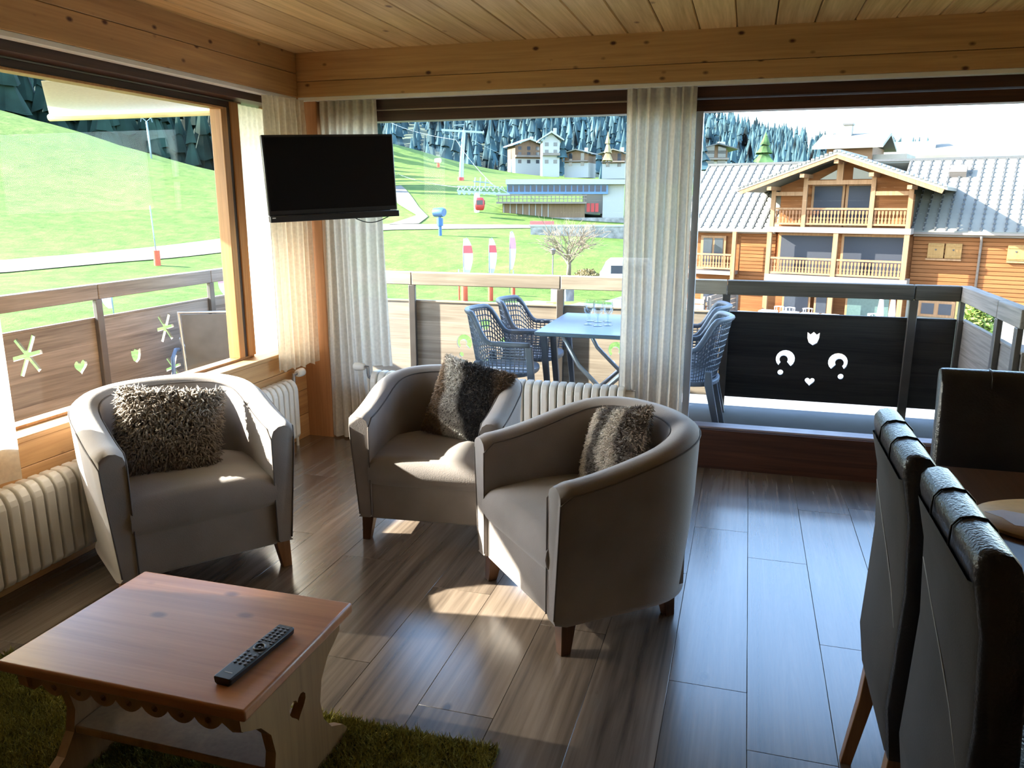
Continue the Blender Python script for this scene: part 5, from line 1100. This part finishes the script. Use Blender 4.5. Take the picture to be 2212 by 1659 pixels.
# cables
def cable(label, a, b, sag, r_=0.035):
    a, b = Vector(a), Vector(b); pts = [a.lerp(b, t_) - Vector((0, 0, sag * 4 * t_ * (1 - t_))) for t_ in np.linspace(0, 1, 24)]
    o = MB().tube([q - a for q in pts], r_, 5).build('lift_cable', M_lift, None, loc=a); tag(o, label, 'cable')
P0 = at(1003, 300, 190); T0 = at(1000, 405, 122)
cable('left lift cable from the pylon down to the terminal', at(985, 302, 188), at(1070, 404, 122), 0.6); cable('right lift cable from the pylon down towards the far chalets', at(1022, 303, 188), at(1140, 352, 300), 0.6)
cable('upper lift cable climbing left from the pylon', at(985, 302, 190), at(830, 258, 330), 1.0); cable('long lift cable crossing the left hillside', at(560, 395, 150), at(-250, 150, 330), 2.0, 0.05); cable('lower lift cable crossing the left hillside', at(560, 430, 140), at(-250, 195, 320), 2.0, 0.05)
cable('low lift cable from the terminal up past the television', at(1000, 405, 124), at(850, 372, 210), 0.6)
# snow guns
def snow_cannon(label, px_, py_, r_, body, pole, s=1.0):
    p = at(px_, py_, r_); t_ = thing('snow_cannon', label, 'snow cannon', p, face_yaw(p)); t_.scale = (s, s, s)
    MB().tube([(0, 0, -0.4), (0, 0, 1.5)], 0.22, 10).build('post', pole, t_, smooth=True, angle=0.8); MB().tube([(0, 0, 1.2), (0, 0, 2.2)], 0.42, 12).build('pad', body, t_, smooth=True, angle=0.8)
    MB().tube([(0.55, -0.4, 2.9), (0.3, -0.2, 2.95), (-0.7, 0.4, 2.9)], [0.52, 0.62, 0.56], 16).build('fan_drum', body if body is M_blue else M_white, t_, smooth=True, angle=0.8)
    MB().bar((0, 0, 2.2), (0, 0, 2.6), 0.25).build('yoke', pole, t_); return t_
snow_cannon('blue snow cannon standing on the gravel track', 951, 508, 97, M_blue, M_blue, 0.92)
snow_cannon('orange-padded snow cannon high on the slope', 947, 372, 215, M_orange, M_orange, 1.0)
def lance(label, px_, py_, r_, h):
    p = at(px_, py_, r_); t_ = thing('snow_lance', label, 'snow lance', p); MB().tube([(0, 0, 1.4), (-0.2, 0, h)], 0.05, 6).build('lance', M_lift, t_, smooth=True); MB().tube([(0, 0, -0.5), (0, 0, 2.3)], 0.28, 12).build('pad', M_orange, t_, smooth=True, angle=0.8)
lance('slim snow lance with red padded base beyond the left window', 343, 597, 78, 6.2)
p = at(328, 345, 152); lm_ = thing('lift_mast', 'thin grey lift mast on the crest beyond the left window', 'mast', p, face_yaw(p))
MB().tube([(0, 0, -1), (-0.25, 0, 6.2)], 0.14, 8).build('mast', M_lift, lm_, smooth=True)
for s in (-1, 1): MB().bar((-0.25, 0, 6.2), (-0.25 + s * 1.9, 0, 7.8), 0.09).build('brace', M_lift, lm_); MB().bar((-0.25 + s * 0.9, 0, 6.1), (-0.25 + s * 0.5, 0, 7.8), 0.07).build('brace', M_lift, lm_)
MB().bar((-2.3, 0, 7.8), (1.8, 0, 7.8), 0.10).build('cross_arm', M_lift, lm_)
# padded poles and feather flags at the foot of the slope
def pad_pole(label, px_, py_, r_, h, w):
    p = at(px_, py_, r_); t_ = thing('padded_pole', label, 'padded pole', p, 0, 'padded poles'); MB().tube([(0, 0, -0.4), (0, 0, h)], w, 12).build('pad', M_orange, t_, smooth=True, angle=0.8); MB().tube([(0, 0, h), (0, 0, h + 1.2)], 0.05, 6).build('pole', M_lift, t_)
pad_pole('thick orange padded pole right of the white light patch on the grass', 1004, 655, 60, 1.5, 0.24); pad_pole('thin dark red padded pole beside the thick orange one', 992, 655, 61, 1.4, 0.07)
pad_pole('orange padded pole below the middle flag', 1060, 652, 61, 1.3, 0.20); pad_pole('short orange padded pole below the right flag', 1109, 631, 65, 0.6, 0.16)
def flag_mat(name, stops):
    m, nt, b = _base(name); L = nt.links.new; tc = N(nt, 'ShaderNodeTexCoord'); sp_ = N(nt, 'ShaderNodeSeparateXYZ'); L(tc.outputs['Generated'], sp_.inputs[0]); r = ramp(nt, sp_.outputs['Z'], stops); r.color_ramp.interpolation = 'CONSTANT'; L(r.outputs[0], b.inputs['Base Color']); b.inputs['Roughness'].default_value = 0.8; return m
M_flag = flag_mat('flag_red_white', [(0.0, (0.30, 0.28, 0.34)), (0.18, (0.45, 0.43, 0.45)), (0.62, (0.38, 0.06, 0.07)), (0.82, (0.48, 0.44, 0.44))]); M_flag2 = flag_mat('flag_white_pink', [(0.0, (0.46, 0.43, 0.45)), (0.55, (0.42, 0.20, 0.24)), (0.85, (0.48, 0.44, 0.46))]); M_flag3 = flag_mat('flag_lilac', [(0.0, (0.55, 0.40, 0.62)), (0.5, (0.66, 0.55, 0.70)), (0.85, (0.7, 0.66, 0.72))])
def feather_flag(label, px_, py_, r_, h, w, mat, dirx=1):
    p = at(px_, py_, r_); t_ = thing('feather_flag', label, 'flag', p, face_yaw(p), 'feather flags'); MB().tube([(0, 0, -0.3), (0, 0, h * 0.8), (dirx * 0.05 * w, 0, h * 0.93), (dirx * 0.35 * w, 0, h)], 0.03, 6).build('pole', M_lift, t_, smooth=True)
    N_ = 14; vs = []
    for i in range(N_ + 1):
        q = i / N_; z = h * (0.36 + 0.63 * q); wd = w * (math.sin(PI * (0.08 + 0.86 * q)) ** 0.5) * (0.75 + 0.25 * q)
        for k, xx in enumerate((0.02, wd * 0.5, wd)): vs.append((dirx * xx, 0.05 * math.sin(q * 5 + k), z))
    for i in range(N_ + 1):
        q = i / N_; z = h * (0.36 + 0.63 * q); wd = w * (math.sin(PI * (0.08 + 0.86 * q)) ** 0.5) * (0.75 + 0.25 * q)
        for k, xx in enumerate((0.02, wd * 0.5, wd)): vs.append((dirx * xx, 0.05 * math.sin(q * 5 + k) + 0.015, z))
    fs = []; B_ = 3 * (N_ + 1)
    for i in range(N_):
        for k in range(2): fs.append((i * 3 + k, i * 3 + k + 1, (i + 1) * 3 + k + 1, (i + 1) * 3 + k)); fs.append((B_ + (i + 1) * 3 + k, B_ + (i + 1) * 3 + k + 1, B_ + i * 3 + k + 1, B_ + i * 3 + k))
    MB().add(vs, fs).build('cloth', mat, t_, smooth=True)
feather_flag('red and white feather flag, leftmost of the three on the lawn', 1002, 645, 62, 4.7, 0.85, M_flag); feather_flag('pink and white feather flag, middle of the three on the lawn', 1057, 640, 63, 4.6, 0.70, M_flag); feather_flag('white and pink feather flag, rightmost of the three on the lawn', 1101, 628, 66, 4.9, 0.60, M_flag2)
feather_flag('lilac feather flag beyond the left railing', 247, 690, 45, 1.6, 0.55, M_flag3, -1); feather_flag('pink feather flag beside the left window frame', 492, 660, 50, 1.9, 0.5, M_flag2, -1)
# bare tree, lamp post, hedge, van
def bare_tree(label, px_, py_, r_, H_):
    p = at(px_, py_, r_); root = thing('bare_tree', label, 'tree', p); q = random.Random(5); tr = MB(); br = MB()
    tr.tube([(0, 0, -0.5), (0.05, 0, H_ * 0.12), (0.0, 0, H_ * 0.25)], [0.22, 0.17, 0.14], 8)
    def grow(a, d, L_, r0, lev):
        b = a + d * L_; m_ = a.lerp(b, 0.5) + Vector((q.gauss(0, 0.04), q.gauss(0, 0.04), q.gauss(0, 0.03))) * L_; br.tube([a, m_, b], [r0, r0 * 0.8, r0 * 0.6], 4 if lev else 5)
        if lev == 0: return
        for k in range(4 if lev > 1 else 3):
            d2 = (d + Vector((q.gauss(0, 0.45), q.gauss(0, 0.45), q.gauss(0.08, 0.3)))).normalized(); grow(a.lerp(b, q.uniform(0.35, 1.0)), d2, L_ * q.uniform(0.55, 0.8), r0 * 0.55, lev - 1)
    for k in range(11):
        a_ = k * 2.4; grow(Vector((0, 0, H_ * q.uniform(0.10, 0.26))), Vector((math.cos(a_) * 0.75, math.sin(a_) * 0.75, q.uniform(0.35, 1.3))).normalized(), H_ * q.uniform(0.26, 0.36), 0.075, 3)
    tr.build('trunk', plain('pale_bark', (0.15, 0.12, 0.09), 0.9), root, smooth=True); stuff(br.build('branches', plain('pale_twig', (0.19, 0.15, 0.105), 0.9), root))
bare_tree('leafless pale tree in front of the lift station', 1228, 592, 66, 6.0)
p = at(1194, 592, 62); lp = thing('street_lamp', 'dark street lamp post left of the leafless tree', 'street lamp', p); MB().tube([(0, 0, -2.6), (0, 0, 1.5)], 0.05, 8).build('post', M_postm, lp, smooth=True); MB().lathe([(0.05, 1.5), (0.16, 1.55), (0.22, 1.85), (0.26, 1.87), (0.05, 2.0)], 12).build('lantern', M_postm, lp, smooth=True, angle=0.6)
p = at(1268, 600, 64); shrub('hedge', 'rounded yellow-brown hedge beside the white van', (p.x, p.y, p.z - 0.3), 1.05, 0.9, 1500, plain('dry_hedge', (0.19, 0.145, 0.06), 0.9, 0.2, 2.0), 0.16)
p = at(1335, 602, 60); vn = thing('white_van', 'white van parked beyond the balcony table, half behind the curtain', 'van', (p.x, p.y, p.z - 0.7), face_yaw(p))
MB().prism([(-1.35, 0.35), (2.6, 0.35), (2.6, 2.1), (2.3, 2.2), (-0.6, 2.2), (-0.95, 1.9), (-1.35, 1.15)], 'y', -0.95, 0.95).build('body', M_white, vn, bevel=0.06)
MB().box(-0.55, 0.55, -0.975, -0.94, 1.15, 1.75).build('window', M_dglass, vn); MB().box(0.75, 1.9, -0.975, -0.94, 1.15, 1.75).build('window', M_dglass, vn)
MB().add([(-1.33, -0.8, 1.25), (-1.33, 0.8, 1.25), (-1.0, 0.8, 1.85), (-1.0, -0.8, 1.85)], [(0, 1, 2, 3)]).build('windscreen', M_dglass, vn)
for x_ in (-0.75, 1.95):
    for y_ in (-0.9, 0.9): MB().tube([(x_, y_ - 0.12, 0.34), (x_, y_ + 0.12, 0.34)], 0.34, 18).build('wheel', M_black, vn)
# stone blocks / low walls by the yard
for i, (px_, py_, r_, w, d_, h, lab) in enumerate(((1165, 682, 50, 3.2, 2.2, 0.9, 'pale flat stone slab on the lawn edge below the bare tree'), (1290, 672, 46, 3.0, 1.4, 0.5, 'pale stone ledge behind the glasses on the balcony table'), (1215, 640, 54, 1.2, 1.2, 1.0, 'grey stone block at the foot of the street lamp'))):
    p = at(px_, py_, r_); t_ = thing('stone_block', lab, 'stone', (p.x, p.y, p.z - 0.3), rad(-15)); boxobj('block', M_stone if i == 2 else M_pave, (-w / 2, w / 2, -d_ / 2, d_ / 2, -1.5, h), t_, 0.05)
    boxobj('capstone', M_pave, (-w / 2 - 0.08, w / 2 + 0.08, -d_ / 2 - 0.08, d_ / 2 + 0.08, h, h + 0.12), t_, 0.03)
# far chalets on the crest
def far_house(label, px_, py_, r_, W_, D_, H_, rz, wallm, roofm, base=M_whiter):
    p = at(px_, py_, r_); t_ = thing('far_chalet', label, 'chalet', p, face_yaw(p) + rz); boxobj('base', base, (-W_ / 2, W_ / 2, 0, D_, -3, H_ * 0.35), t_); boxobj('upper_wall', wallm, (-W_ / 2, W_ / 2, 0.0, D_, H_ * 0.35, H_), t_)
    MB().prism([(-W_ / 2 - 1.2, H_ * 0.98), (0, H_ * 1.28), (W_ / 2 + 1.2, H_ * 0.98), (W_ / 2 + 1.2, H_ * 1.03), (0, H_ * 1.36), (-W_ / 2 - 1.2, H_ * 1.03)], 'y', -1.4, D_ + 1).build('roof', roofm, t_)
    MB().prism([(-W_ / 2, H_ * 0.98), (0, H_ * 1.27), (W_ / 2, H_ * 0.98)], 'y', 0.02, 0.3).build('gable', wallm, t_)
    n = max(2, int(W_ / 2.6))
    for k in range(n):
        for z_ in (0.12, 0.50, 0.78): x_ = -W_ / 2 + (k + 0.5) * W_ / n; boxobj('window', M_dglass, (x_ - 0.55, x_ + 0.55, -0.06, 0.02, H_ * z_, H_ * z_ + 1.1), t_)
    boxobj('balcony', M_silver, (-W_ / 2, W_ / 2, -1.2, 0, H_ * 0.42, H_ * 0.52), t_); boxobj('chimney', base, (W_ * 0.2, W_ * 0.2 + 0.9, D_ * 0.4, D_ * 0.4 + 0.9, H_ * 1.1, H_ * 1.5), t_)
M_hw = wood('far_timber', (0.09, 0.05, 0.028), (0.17, 0.10, 0.055), 'z', 0.3, 0.8)
far_house('wide brown chalet with balconies, leftmost on the far crest', 1142, 358, 262, 9.0, 9, 6.2, 0.3, M_hw, M_whiter); far_house('tall white-sided chalet next to the wide brown one on the far crest', 1190, 360, 247, 5.2, 7, 7.6, 0.1, M_whiter, M_whiter)
far_house('brown chalet with dark front, middle right of the far crest', 1245, 362, 250, 7.6, 8, 4.0, -0.3, M_hw, M_roofm); far_house('small brown chalet at the right end of the far crest', 1325, 364, 248, 7.0, 8, 4.2, -0.2, M_hw, M_roofm)
far_house('little dark gabled house between the curtain and the chalet roof', 1545, 362, 118, 3.2, 4, 2.4, 0.2, M_hw, M_seam)
